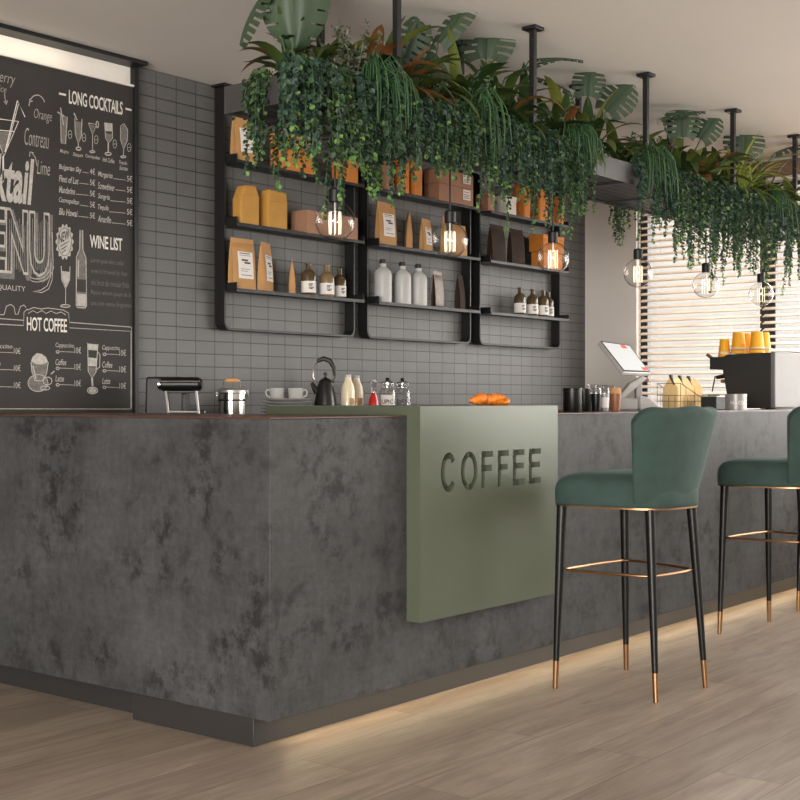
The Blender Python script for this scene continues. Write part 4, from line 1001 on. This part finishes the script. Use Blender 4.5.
# grinder tray and grey tin
t = thing('knock_box', 'low black knock box between the paper bags and the grey tin', 'knock box', at(714, 3.34), 0)
MB().box(-.075, .075, -.05, .05, 0, .075).build('box', M['mat_black'], t, bev=.004)
MB().box(-.08, .08, -.055, .055, .0752, .080).build('rim', M['steel'], t, bev=.0015)
MB().tube([(-.07, 0, .084), (.07, 0, .084)], .005, 10).build('knock_bar', M['mat_black'], t)
t = thing('grey_tin', 'small grey tin with white lettering in front of the coffee machine', 'tin', at(736, 3.13), FACE)
MB().lathe([(.058, 0), (.0595, .002), (.0595, .078)], n=36).build('body', M['greytin'], t)
MB().lathe([(.061, .0782), (.061, .0905), (.059, .092)], n=36).build('lid', M['greytin'], t)
vs, fs = textgeo('No CUR', .03)
MB().add([(.0602 * math.cos(-PI / 2 - .75 + 1.6 * x), .0602 * math.sin(-PI / 2 - .75 + 1.6 * x), .033 + .019 * y) for x, y in vs], fs).build('lettering', M['paper'], t, fix=False, smooth=False)
# espresso machine
MX0, MX1 = 7.58, 8.27
t = thing('espresso_machine', 'black espresso machine with polished steel back at the right end of the bar', 'coffee machine', (MX0, 3.15, TZ), 0)
O = Vector(t.location)
def mz(px, y): Y, Z = onX(px, y, MX0); return (Y - O.y, Z - O.z)
prof = [mz(770.5, 352.5), mz(727, 354.5), mz(722.5, 357), mz(709.5, 357), mz(709.5, 369.5), mz(722.5, 369.5), mz(727, 397), mz(732, 408), mz(770.5, 408)]
MB().prism(prof, 'x', 0, MX1 - MX0).build('body', M['mat_black'], t, bev=.004)
ya = prof[0][0]; zt_ = prof[0][1]; zb_ = prof[-1][1]
MB().box(-.003, MX1 - MX0 + .003, ya - .030, ya - .0005, zb_, zt_ + .004).build('back_panel', M['machinepanel'], t, bev=.006)
for x in (.07, .60):
    for y in (ya + .04, ya + .24): MB().lathe([(.020, .0), (.018, .03)], (x, y, 0), 16).build('foot', M['mat_black'], t)
MB().box(.02, MX1 - MX0 - .02, ya + .02, ya + .16, .03, zb_ + .002).build('drip_tray', M['mat_black'], t, bev=.003)
rl = MB(); zr = zt_ + .022; yb_ = prof[1][0]
rl.tube([(.01, ya + .012, zr), (MX1 - MX0 - .01, ya + .012, zr), (MX1 - MX0 - .01, yb_ - .012, zr), (.01, yb_ - .012, zr)], .003, 8, closed=True)
for x in (.01, .34, MX1 - MX0 - .01):
    for y in (ya + .012, yb_ - .012): rl.tube([(x, y, zt_ - .002), (x, y, zr)], .0025, 6)
rl.build('cup_rail', M['steel'], t)
p0 = mz(711, 362.5); p1 = mz(701, 354)
MB().tube([(.09, p0[0], p0[1]), (.09, p1[0], p1[1])], [.009, .012], 12).build('lever_handle', M['brownwood'], t)
sw = [mz(719.5, 370), mz(719.5, 374.5), mz(711, 376.5), mz(708, 391.5)]
MB().tube([(.06,) + q for q in sw], .0048, 8).build('steam_wand', M['mat_black'], t)
q = mz(722.5, 381); MB().tube([(.05, q[0], q[1]), (.05, q[0] + .03, q[1])], .012, 14).build('knob', M['brownwood'], t)
for x in (.22, .48):
    q = prof[5]; gh = MB().lathe([(.030, -.05), (.032, 0)], (x, q[0] + .02, q[1]), 20).build('group_head', M['steel'], t)
    MB().tube([(x, q[0] + .03, q[1] - .035), (x, q[0] + .14, q[1] - .045)], [.009, .012], 12).build('portafilter_handle', M['mat_black'], gh)
# yellow cups, upside down on the machine
zc = O.z + zt_ + .0006
def ycup(label, x, y, z, k=1.0):
    t = thing('yellow_cup', label, 'cup', (x, y, z), 0, 'upturned yellow paper cups')
    r, h = .047 * k, .132 * k
    MB().lathe([(r, 0), (r * 1.03, .003), (r * 1.0, .006), (r * .74, h - .002), (r * .72, h)], n=26).build('cup', M['yellow'], t)
    s = MB()
    for f in (.17, .26): s.lathe([(r * (1 - .27 * f) + .0014, h * f - .002), (r * (1 - .27 * f) + .0010, h * f + .002)], n=26, cap=False)
    s.build('stripes', M['paper'], t)
def mp(px, X): return pxY(px, X)
ycup('yellow paper cup standing on the machine head, leftmost', MX0 + .06, mp(724.5, MX0 + .06), O.z + prof[3][1] + .0006, .83)
ycup('yellow paper cup, front one of the left pair on the machine', MX0 + .075, mp(738.5, MX0 + .075), zc)
ycup('yellow paper cup, rear one of the left pair on the machine', MX0 + .20, mp(746, MX0 + .20), zc)
ycup('yellow paper cup, front one of the right pair on the machine', MX0 + .075, mp(757, MX0 + .075), zc)
ycup('yellow paper cup, rear one of the right pair on the machine', MX0 + .20, mp(763.5, MX0 + .20), zc)

# ================================================================= HANGING PLANTER
PX0, PX1, PY0, PY1, PB, PT = 3.314, 8.22, 3.03, 3.45, 2.20, 2.30
pl = thing('hanging_planter', 'long dark grey steel planter hung from the ceiling on black rods above the bar', 'planter', (PX0, PY0, PB))
O = tuple(pl.location)
lo(MB().box(PX0, PX1, PY0, PY0 + .006, PB, PT), O).build('front_panel', M['steelgrey'], pl, bev=.001)
lo(MB().box(PX0, PX1, PY1 - .006, PY1, PB, PT), O).build('back_panel', M['steelgrey'], pl, bev=.001)
for x in (PX0, PX1 - .006): lo(MB().box(x, x + .006, PY0 + .0062, PY1 - .0062, PB, PT), O).build('end_panel', M['steelgrey'], pl, smooth=False)
s = MB(); k = 7; wv = (PY1 - PY0 - .02) / k
for i in range(k): s.box(PX0 + .007, PX1 - .007, PY0 + .009 + i * wv, PY0 + .009 + i * wv + wv - .006, PB + .012, PB + .020)
x = PX0 + .2
while x < PX1: s.box(x, x + .03, PY0 + .007, PY1 - .007, PB + .003, PB + .0118); x += .515
lo(s, O).build('slatted_base', M['steelgrey'], pl, smooth=False)
lo(MB().box(PX0 + .008, PX1 - .008, PY0 + .008, PY1 - .008, PB + .021, PT - .02), O).build('soil', M['soil'], pl, smooth=False)
for i, x in enumerate([pxX(q, PY0 + .018) for q in (397, 533, 646, 733, 795)]):
    for y in (PY0 + .018, PY1 - .018):
        r_ = lo(MB().box(x - .0125, x + .0125, y - .0125, y + .0125, PB + .02, ZC - .008), O).build('hanger_rod', M['black'], pl, bev=.002)
        lo(MB().box(x - .036, x + .036, y - .036, y + .036, ZC - .016, ZC - .0005), O).build('ceiling_plate', M['black'], r_, bev=.003)

# pendant bulbs
def pendant(label, X, Y, zb):
    t = thing('pendant_bulb', label, 'pendant light', (X, Y, PB + .002), 0, 'bare globe pendant bulbs under the planter')
    b0 = zb - t.location.z; r = .075
    MB().tube([(0, 0, .016), (0, 0, b0 + .125)], .0035, 8).build('cord', M['mat_black'], t)
    MB().lathe([(.021, b0 + .0725), (.0235, b0 + .074), (.0235, b0 + .118), (.019, b0 + .124), (.007, b0 + .127)], n=24).build('socket', M['steelgrey'] if False else M['black'], t)
    pr = []
    for i in range(25):
        a = -PI / 2 + .02 + (PI * .5 + 1.22) * i / 24; pr.append((r * math.cos(a), b0 + r * math.sin(a)))
    pr += [(.020, b0 + .0735)]
    g = MB().lathe(pr, n=40).build('glass_globe', M['bulbglass'], t, ang=180)
    f = MB(); fr_ = .0215; zt_, zb_ = b0 + .036, b0 - .048
    n = 8
    for i in range(n):
        a = 2 * PI * i / n; c, s_ = math.cos(a), math.sin(a)
        f.tube([(fr_ * c, fr_ * s_, zb_), (fr_ * 1.06 * c, fr_ * 1.06 * s_, (zt_ + zb_) / 2), (fr_ * c, fr_ * s_, zt_)], .0013, 6)
    f.build('filament', M['filament'], g)
    su = MB(); su.tube([(0, 0, zt_ - .006), (0, 0, b0 + .0724)], .004, 8)
    for i in range(n):
        a = 2 * PI * i / n; su.tube([(0, 0, zt_ + .004), (fr_ * math.cos(a), fr_ * math.sin(a), zt_ - .001)], .0007, 4)
    su.build('filament_stem', M['steel'], g)
    return t
PYC = 3.24
p1 = pendant('bare globe bulb first from left, before the flat brown carton', pxX(335, PYC), PYC, onY(335, 221.5, PYC)[1])
for px, y, s_ in ((450, 240, 'second from left, before the centre unit pouches'), (553, 258, 'third from the left, in front of the orange cartons'), (638, 273, 'fourth from the left, beside the edge of the window'), (706, 285, 'fifth from the left, before the blind'), (761, 294, 'rightmost, above the yellow cups')):
    X, Z = onY(px, y, PYC)
    o = dup(p1, (X, PYC, PB + .002 + (Z - onY(335, 221.5, PYC)[1]) * 1.0), 0, 'bare globe bulb ' + s_)
    dz = o.location.z - (PB + .002)
    o.location.z = PB + .002 + min(0, dz)

# ================================================================= PLANTS
def leaf_kite(m, p, d, n, L, W, fold=.25):
    """small oval leaf: point p, direction d, face normal n"""
    d = d.normalized(); sd = d.cross(n)
    sd = sd.normalized() if sd.length > 1e-5 else d.orthogonal().normalized()
    n = sd.cross(d).normalized()
    a = p + d * L * .3; b = p + d * L * .72; up = n * W * fold
    m.add([p, a + sd * W * .48 + up, b + sd * W * .42 + up, p + d * L, b - sd * W * .42 + up, a - sd * W * .48 + up, p + d * L * .5 - n * W * .05],
          [(0, 1, 6), (1, 2, 6), (2, 3, 6), (3, 4, 6), (4, 5, 6), (5, 0, 6)])
V3 = Vector
def rv(s=1): return V3((rnd(-s, s), rnd(-s, s), rnd(-s, s)))
def trailing(label, x, y, side, nst, Lm, mleaf='ivy', lsz=.025, spread=.17, lo_=.35):
    """side: direction in plan over which the strands spill"""
    t = thing('trailing_ivy', label, 'trailing plant', (x, y, PT - .02), 0, 'trailing plants in the hanging planter')
    fol = MB(); st = MB(); yg = MB()
    sd = V3((side[0], side[1], 0)); al = V3((-side[1], side[0], 0))
    for k in range(nst):
        off = rnd(-spread, spread); p = V3((0, 0, 0)) + al * off * .55 + sd * rnd(-.05, .01)
        L = Lm * rnd(lo_, 1.0) * (1 - .35 * abs(off) / spread)
        out = rnd(.05, .10); q = p + sd * out * .5 + al * off * .25 + V3((0, 0, rnd(.03, .075)))
        r_ = p + sd * (out + rnd(0, .03)) + al * off * .45 + V3((0, 0, rnd(-.005, .03)))
        pts = [p, q, r_]; cur = r_.copy(); dr = V3((0, 0, -1)); wob = rv(.25)
        n = max(2, int(L / .03))
        for i in range(n):
            wob = wob * .8 + rv(.12); dd = (dr + V3((wob.x, wob.y, 0)) * .55 + sd * (.10 if i < 3 else -.02)).normalized()
            cur = cur + dd * .03; pts.append(cur.copy())
        st.tube(pts, .0013, 4, cap=False)
        T = len(pts)
        for i in range(T - 1):
            for h in (0.0, .5):
                a = pts[i].lerp(pts[i + 1], h); tn = (pts[i + 1] - pts[i]).normalized()
                for s_ in (-1, 1):
                    ax = (tn.cross(rv(1)).normalized() * .8 + tn * .55 + V3((0, 0, -.25)) + sd * .25)
                    f = (i + h) / T; sz = lsz * rnd(.72, 1.2) * (1.05 - .42 * f)
                    tgt = yg if (f > .82 and random.random() < .6) or random.random() < .03 else fol
                    leaf_kite(tgt, a, ax, (sd + V3((0, 0, .6)) + rv(.7)), sz, sz * .86)
    fol.build('leaves', M[mleaf], t, ang=180, fix=False); yg.build('young_leaves', M['young'], t, ang=180, fix=False); st.build('stems', M['stem'], t, fix=False)
    return t
def strands(label, x, y, side, n, Lm, up=.06):
    t = thing('hanging_cactus', label, 'hanging plant', (x, y, PT - .02), 0, 'plants with long thin hanging strands')
    m = MB(); sd = V3((side[0], side[1], 0)); al = V3((-side[1], side[0], 0))
    for k in range(n):
        a = rnd(-1.3, 1.3); d = (sd * math.cos(a) + al * math.sin(a)); L = Lm * rnd(.45, 1)
        p = rv(.025); p.z = 0; pts = [p]; h = up * rnd(.4, 1.3); R = rnd(.05, .13)
        pts += [p + d * R * .3 + V3((0, 0, h * .8)), p + d * R * .65 + V3((0, 0, h)), p + d * R + V3((0, 0, h * .6))]
        cur = pts[-1].copy(); w_ = rv(.3)
        for i in range(6):
            w_ = w_ * .7 + rv(.2); cur = cur + (V3((w_.x * .35, w_.y * .35, -1)) + d * .18 * (1 - i / 6)).normalized() * L / 6; pts.append(cur.copy())
        m.tube(pts, [.0028] * 4 + [.0027, .0026, .0025, .0023, .0018, .001], 5, cap=False)
    m.build('strands', M['grass'], t, ang=180, fix=False)
    return t
def blade(m, p, d, L, W, droop, nseg=8, cup=.22, mid=None, tipw=.0):
    """arching lance-shaped leaf"""
    d = d.normalized(); cur = p.copy(); sd = d.cross(V3((0, 0, 1)))
    sd = sd.normalized() if sd.length > 1e-4 else V3((1, 0, 0))
    vs = []; fs = []
    for i in range(nseg + 1):
        f = i / nseg; w = W * (math.sin(PI * min(1, .08 + f * .92)) ** .75) * .5 if i < nseg else .0005
        if i == 0: w = W * .1
        n = sd.cross(d).normalized()
        vs += [cur + sd * w + n * w * cup, cur - n * w * .08, cur - sd * w + n * w * cup]
        d = (d + V3((0, 0, -droop / nseg))).normalized(); cur = cur + d * L / nseg
    for i in range(nseg):
        a = 3 * i; fs += [(a, a + 3, a + 4, a + 1), (a + 1, a + 4, a + 5, a + 2)]
    m.add(vs, fs)
def broadleaf(label, x, y, n, L, red=.3, mname='dracaena', W=.05, lean=(0, -1)):
    t = thing('broad_leaf_plant', label, 'leafy plant', (x, y, PT - .02), 0, 'broad leaved plants in the hanging planter')
    g = MB(); r_ = MB(); s = MB()
    for k in range(int(n * 1.5)):
        a = rnd(0, 2 * PI); e = rnd(.6, 1.4)
        d = V3((math.cos(a) * math.cos(e), math.sin(a) * math.cos(e), math.sin(e))) + V3((lean[0], lean[1], 0)) * .15
        p = V3((rnd(-.03, .03), rnd(-.03, .03), rnd(0, .03)))
        pp = p + d.normalized() * rnd(.04, .12)
        s.tube([p, pp], .003, 5, cap=False)
        blade(r_ if random.random() < red else g, pp, d, L * rnd(.65, 1.1), W * rnd(.7, 1.1), rnd(.9, 2.3))
    g.build('leaves', M[mname], t, ang=180, fix=False)
    if r_.v: r_.build('red_leaves', M['redleaf'], t, ang=180, fix=False)
    s.build('stems', M['stem'], t, fix=False)
    return t
def monstera_leaf(m, base, d, up, L, W, slits=6, gap=1, q0=.34):
    """split leaf: a heart shaped blade with slots running in from the edge, gently arched"""
    d = d.normalized(); sd = d.cross(up).normalized(); n = sd.cross(d).normalized()
    nf, nq = 42, 9
    def pt(f, q, s_):
        env = math.sin(PI * min(1, .13 + .87 * f)) ** .62 if f < 1 else 0
        al = f + .13 * q * (1 - f) - .20 * q * q * (1 - f) ** 3
        return base + d * (al * L) + sd * (s_ * q * W * .5 * env) - n * (.16 * L * f * f + .12 * W * q * q) + n * (.03 * W * math.sin(PI * min(1, q * 2)))
    for s_ in (-1, 1):
        idx = {}; vs = []; fs = []
        for i in range(nf + 1):
            for j in range(nq + 1):
                idx[i, j] = len(vs); vs.append(pt(i / nf, j / nq, s_))
        per = nf // (slits + 1)
        for i in range(nf):
            k, r_ = divmod(i, per)
            for j in range(nq):
                if 1 <= k <= slits and r_ < gap and (j / nq) >= q0 + .10 * (k % 2): continue
                fs.append((idx[i, j], idx[i + 1, j], idx[i + 1, j + 1], idx[i, j + 1]))
        m.add(vs, fs)
    m.tube([base + n * .0015, base + d * L * .5 - n * .04 * L + n * .0015, base + d * L - n * .16 * L + n * .001], [.0028, .002, .0008], 5, cap=False)
def monstera(label, x, y, leaves):
    """leaves: (dx, dy, dz of leaf base, direction, facing, length, width)"""
    t = thing('monstera', label, 'monstera', (x, y, PT - .02), 0, 'monsteras in the hanging planter')
    s = MB()
    for bx_, by_, bz_, d, up, L, W in leaves:
        b = V3((bx_, by_, bz_)); m = MB(); monstera_leaf(m, b, V3(d), V3(up), L, W, *((5, 1, .5) if L > .28 else (6, 2, .30)))
        m.build('leaf', M['monstera'], t, ang=180, fix=False)
        s.tube([(0, 0, 0), (bx_ * .35, by_ * .35, bz_ * .55), b], .0035, 6, cap=False)
    s.build('petioles', M['stem'], t, fix=False)
    return t
def sprigs(label, x, y, n, H, mname='sprig', lean=.35):
    t = thing('leafy_sprigs', label, 'leafy plant', (x, y, PT - .02), 0, 'upright sprigs in the hanging planter')
    m = MB(); s = MB()
    for k in range(n):
        a = rnd(0, 2 * PI); tip = V3((math.cos(a) * lean * H, math.sin(a) * lean * H, H * rnd(.6, 1))); p = V3((rnd(-.04, .04), rnd(-.04, .04), 0))
        pts = [p + tip * f + V3((0, 0, -.15 * H * f * f)) for f in (0, .25, .5, .75, 1)]
        s.tube(pts, .002, 4, cap=False)
        for i in range(22):
            f = .12 + .88 * i / 21; q = p + tip * f + V3((0, 0, -.15 * H * f * f))
            for s_ in (-1, 1):
                leaf_kite(m, q, rv(1) + V3((0, 0, .4)), rv(1), rnd(.016, .026), rnd(.008, .012))
    m.build('leaves', M[mname], t, ang=180, fix=False); s.build('stems', M['stem'], t, fix=False)
    return t
ordn = ['first', 'second', 'third', 'fourth', 'fifth', 'sixth', 'seventh', 'eighth', 'ninth', 'tenth', 'eleventh', 'twelfth', 'thirteenth', 'fourteenth', 'fifteenth', 'sixteenth', 'seventeenth', 'eighteenth', 'nineteenth', 'twentieth', 'twenty-first', 'twenty-second']
FR = (0, -1)
# trailing plants along the front edge; picture column and length of the longest strand
front = [(322, .40, 'ivy2', .030), (350, .54, 'ivy', .028), (376, .50, 'ivy2', .028), (398, .40, 'ivy2', .028), (420, .42, 'ivy', .026), (444, .40, 'ivy2', .027), (466, .34, 'ivy', .026),
         (490, .40, 'ivy2', .025), (508, .46, 'ivy', .025), (530, .46, 'ivy2', .026), (552, .50, 'ivy2', .025), (571, .46, 'ivy', .025),
         (652, .40, 'ivy2', .026), (669, .50, 'ivy2', .026), (685, .56, 'ivy', .026), (702, .54, 'ivy2', .026), (718, .60, 'ivy', .026), (735, .56, 'ivy2', .026), (752, .60, 'ivy', .026), (767, .50, 'ivy2', .026), (783, .54, 'ivy2', .026), (799, .50, 'ivy', .026)]
for i, (px, L, ml, lz) in enumerate(front):
    X = pxX(px, PY0)
    trailing('trailing ivy over the planter front edge, %s from the left' % ordn[i], X, PY0 + .055, FR, 20, L, ml, lz, spread=.2)
trailing('trailing ivy spilling over the left end of the planter, middle of that end', PX0 + .06, 3.255, (-1, 0), 10, .36, 'ivy', .027, spread=.05)
trailing('trailing ivy spilling over the front left corner of the planter', PX0 + .06, 3.075, (-1, 0), 14, .52, 'ivy2', .028, spread=.05)
trailing('bushy trailing ivy behind the left planter end, before the left shelf unit', pxX(272, PY1), PY1 - .06, (0, 1), 16, .38, 'ivy', .026, spread=.16)
trailing('trailing ivy over the back edge of the planter, left of the window', pxX(622, PY1), PY1 - .06, (0, 1), 14, .36, 'ivy', .024, spread=.14)
for px, s_ in ((318, 'near the left end'), (385, 'above the first bulb')):
    trailing('trailing ivy over the back edge of the planter, ' + s_, pxX(px, PY1), PY1 - .06, (0, 1), 12, .34, 'ivy', .026, spread=.2)
for px, L, s_ in ((378, .20, 'left of the front rod nearest the camera'), (480, .22, 'above the brown carton stack'), (578, .16, 'left of the bare stretch of planter'), (651, .22, 'beside the rod right of the bare stretch'), (776, .2, 'near the right edge of the photo')):
    strands('tuft of thin hanging strands ' + s_, pxX(px, PY0), PY0 + .03, FR, 42, L, .11)
bl_ = [(296, 3.30, 12, .26, .25, 'under the largest monstera leaf'), (318, 3.34, 14, .28, .2, 'behind the front left corner of the planter'), (372, 3.20, 18, .34, .2, 'left of the tall front rod'), (404, 3.22, 18, .34, .2, 'right behind the tall front rod'), (452, 3.26, 20, .34, .08, 'midway between the two nearest front rods'), (500, 3.18, 20, .33, .12, 'left of the second front rod'),
       (524, 3.3, 16, .31, .05, 'behind the second front rod'), (560, 3.24, 18, .31, .05, 'right of the second front rod'), (592, 3.20, 18, .31, .12, 'above the bare stretch of planter'), (622, 3.25, 14, .24, .1, 'above and right of the bare stretch'), (660, 3.26, 16, .30, .08, 'just right of the third front rod'), (683, 3.14, 16, .28, .22, 'before the striped monstera leaf'), (703, 3.12, 16, .28, .25, 'with red tips between third and fourth rod'), (722, 3.26, 16, .31, .08, 'left behind the fourth rod'), (764, 3.18, 18, .28, .15, 'right of the fourth rod'), (786, 3.26, 14, .26, .08, 'left of the fifth rod')]
for px, y, n, L, red, s_ in bl_:
    broadleaf('broad leaved green and red tinted plant ' + s_ if red > .1 else 'broad leaved dark green plant ' + s_, pxX(px, y), y, n, L, red, W=.06)
t = broadleaf('yellow green plant with narrow arching blades at the fourth rod', pxX(737, 3.12), 3.12, 30, .36, 0, 'spider', .022)
for px, y, n, H, s_ in ((336, 3.2, 12, .30, 'right of the largest monstera leaf'), (352, 3.14, 12, .30, 'left of the tall front rod'), (425, 3.12, 10, .22, 'right of the tall front rod'), (462, 3.15, 12, .28, 'between the first two front rods'), (478, 3.12, 10, .24, 'low beside the thin strands'), (515, 3.15, 10, .22, 'just left of the second front rod'),
                   (552, 3.15, 10, .30, 'right of the second front rod'), (575, 3.2, 12, .28, 'left of the bare stretch'), (640, 3.16, 10, .26, 'at the third front rod'), (655, 3.2, 10, .3, 'right of the third front rod')):
    sprigs('upright sprigs of small leaves ' + s_, pxX(px, y), y, n, H, 'sprig' if px in (336, 352, 655) else 'ivy')
CAMD = (-cC, -cS, .15)        # a leaf face turned to the seating side
def mon(label, px, Y, spec):
    X = pxX(px, Y); Ls = []
    for pxl, yl, Yl, d, up, L, W in spec:
        xx, zz_ = onY(pxl, yl, Yl); Ls.append((xx - X, Yl - Y, zz_ - (PT - .02), d, up, L, W))
    return monstera(label, X, Y, Ls)
dn = lambda r, z: (cS * r, -cC * r, z)      # direction with r to the right and z up as seen by the guests
mon('monstera with the largest leaf, at the left end of the planter', 292, 3.24, [(294, -38, 3.2, dn(0, -1), CAMD, .30, .25), (264, -6, 3.3, dn(-.4, -.6), (0, -.3, 1), .20, .16)])
mon('monstera with tall folded leaves right of the tall front rod', 428, 3.24, [(418, 22, 3.25, dn(-.25, -.55), (-.5, -.4, .5), .20, .17), (431, 72, 3.28, dn(-.2, 1), (-.3, -.6, .1), .26, .12), (438, 44, 3.24, dn(.55, .8), (-.7, -.2, .4), .25, .13), (440, 82, 3.22, dn(-.5, .5), CAMD, .2, .16)])
mon('monstera with dark slit leaf at the ceiling between the first two rods', 488, 3.3, [(486, 60, 3.3, dn(.05, .9), CAMD, .2, .26), (505, 78, 3.25, dn(.8, .45), (-.2, -.2, 1), .26, .11), (530, 60, 3.22, dn(1, .15), (-.1, -.3, 1), .24, .10)])
mon('monstera left of the bare planter stretch', 590, 3.26, [(588, 97, 3.25, dn(.1, 1), CAMD, .17, .17), (570, 92, 3.28, dn(-.6, .35), (0, -.3, 1), .22, .14), (606, 112, 3.3, dn(.5, .6), CAMD, .22, .2)])
mon('monstera with pale striped leaf right of the third rod', 682, 3.26, [(683, 138, 3.26, dn(0, 1), CAMD, .2, .21), (662, 118, 3.3, dn(.8, .25), (-.2, -.3, 1), .24, .10), (700, 140, 3.28, dn(.4, .6), CAMD, .2, .17)])
mon('monstera behind the fourth rod with slit leaf against the ceiling', 744, 3.28, [(744, 158, 3.28, dn(.1, 1), CAMD, .22, .26), (774, 154, 3.24, dn(.9, .4), (-.2, -.3, 1), .25, .12)])

# ================================================================= LIGHT, CAMERA
W = bpy.data.worlds.new('World'); bpy.context.scene.world = W; W.use_nodes = True
bg = W.node_tree.nodes['Background']; bg.inputs['Color'].default_value = (1, .945, .87, 1); bg.inputs['Strength'].default_value = .57
def area(name, loc, tgt, sx_, sy_, power, col=(1, 1, 1), spread=180):
    l = bpy.data.lights.new(name, 'AREA'); l.shape = 'RECTANGLE'; l.size = sx_; l.size_y = sy_; l.energy = power; l.color = col; l.spread = math.radians(spread)
    o = bpy.data.objects.new(name, l); COL.objects.link(o); o.location = loc
    o.rotation_euler = (Vector(tgt) - Vector(loc)).to_track_quat('-Z', 'Y').to_euler()
    return o
area('added_fill_left_front', (-4.6, -1.2, 1.3), (3.0, 1.6, 1.0), 4.5, 1.7, 680, (1, .98, .95))  # added fill lamp inside the room, brightens the bar's left face and floor
area('daylight_outside_near_windows', (8.75, -1.3, 1.74), (7.75, -1.0, 1.64), 4.6, 1.7, 92, (1, .98, .95))
area('daylight_outside_blind_windows', (8.75, 2.3, 1.74), (7.75, 2.6, 1.70), 4.4, 1.75, 165, (1, .975, .94))
area('plinth_led', ((X0 + XE) / 2 + .05, Y0 + .028, ZK - .008), ((X0 + XE) / 2 + .05, Y0 + .02, 0), XE - X0 - .12,   .012, 2.6, (1, .76, .46))
hl = area('board_canopy_led', (2.95, 4.815, 2.748), (2.95, 4.87, 2.6), 1.5, .01, .32, (1, .88, .70))
cam = bpy.data.cameras.new('Camera'); co = bpy.data.objects.new('Camera', cam); COL.objects.link(co)
cam.sensor_width = 36; cam.lens = FPX / 800 * 36; cam.clip_start = .05
co.location = (0, 0, CAMZ); co.rotation_euler = (math.radians(90), 0, math.radians(YAW - 90))
sc = bpy.context.scene; sc.camera = co
sc.view_settings.view_transform = 'Standard'; sc.view_settings.look = 'None'; sc.view_settings.exposure = .66; sc.view_settings.gamma = 1
sc.cycles.max_bounces = 10; sc.cycles.transparent_max_bounces = 24; sc.cycles.diffuse_bounces = 5; sc.cycles.glossy_bounces = 4
sc.cycles.use_denoising = True; sc.cycles.sample_clamp_indirect = 6
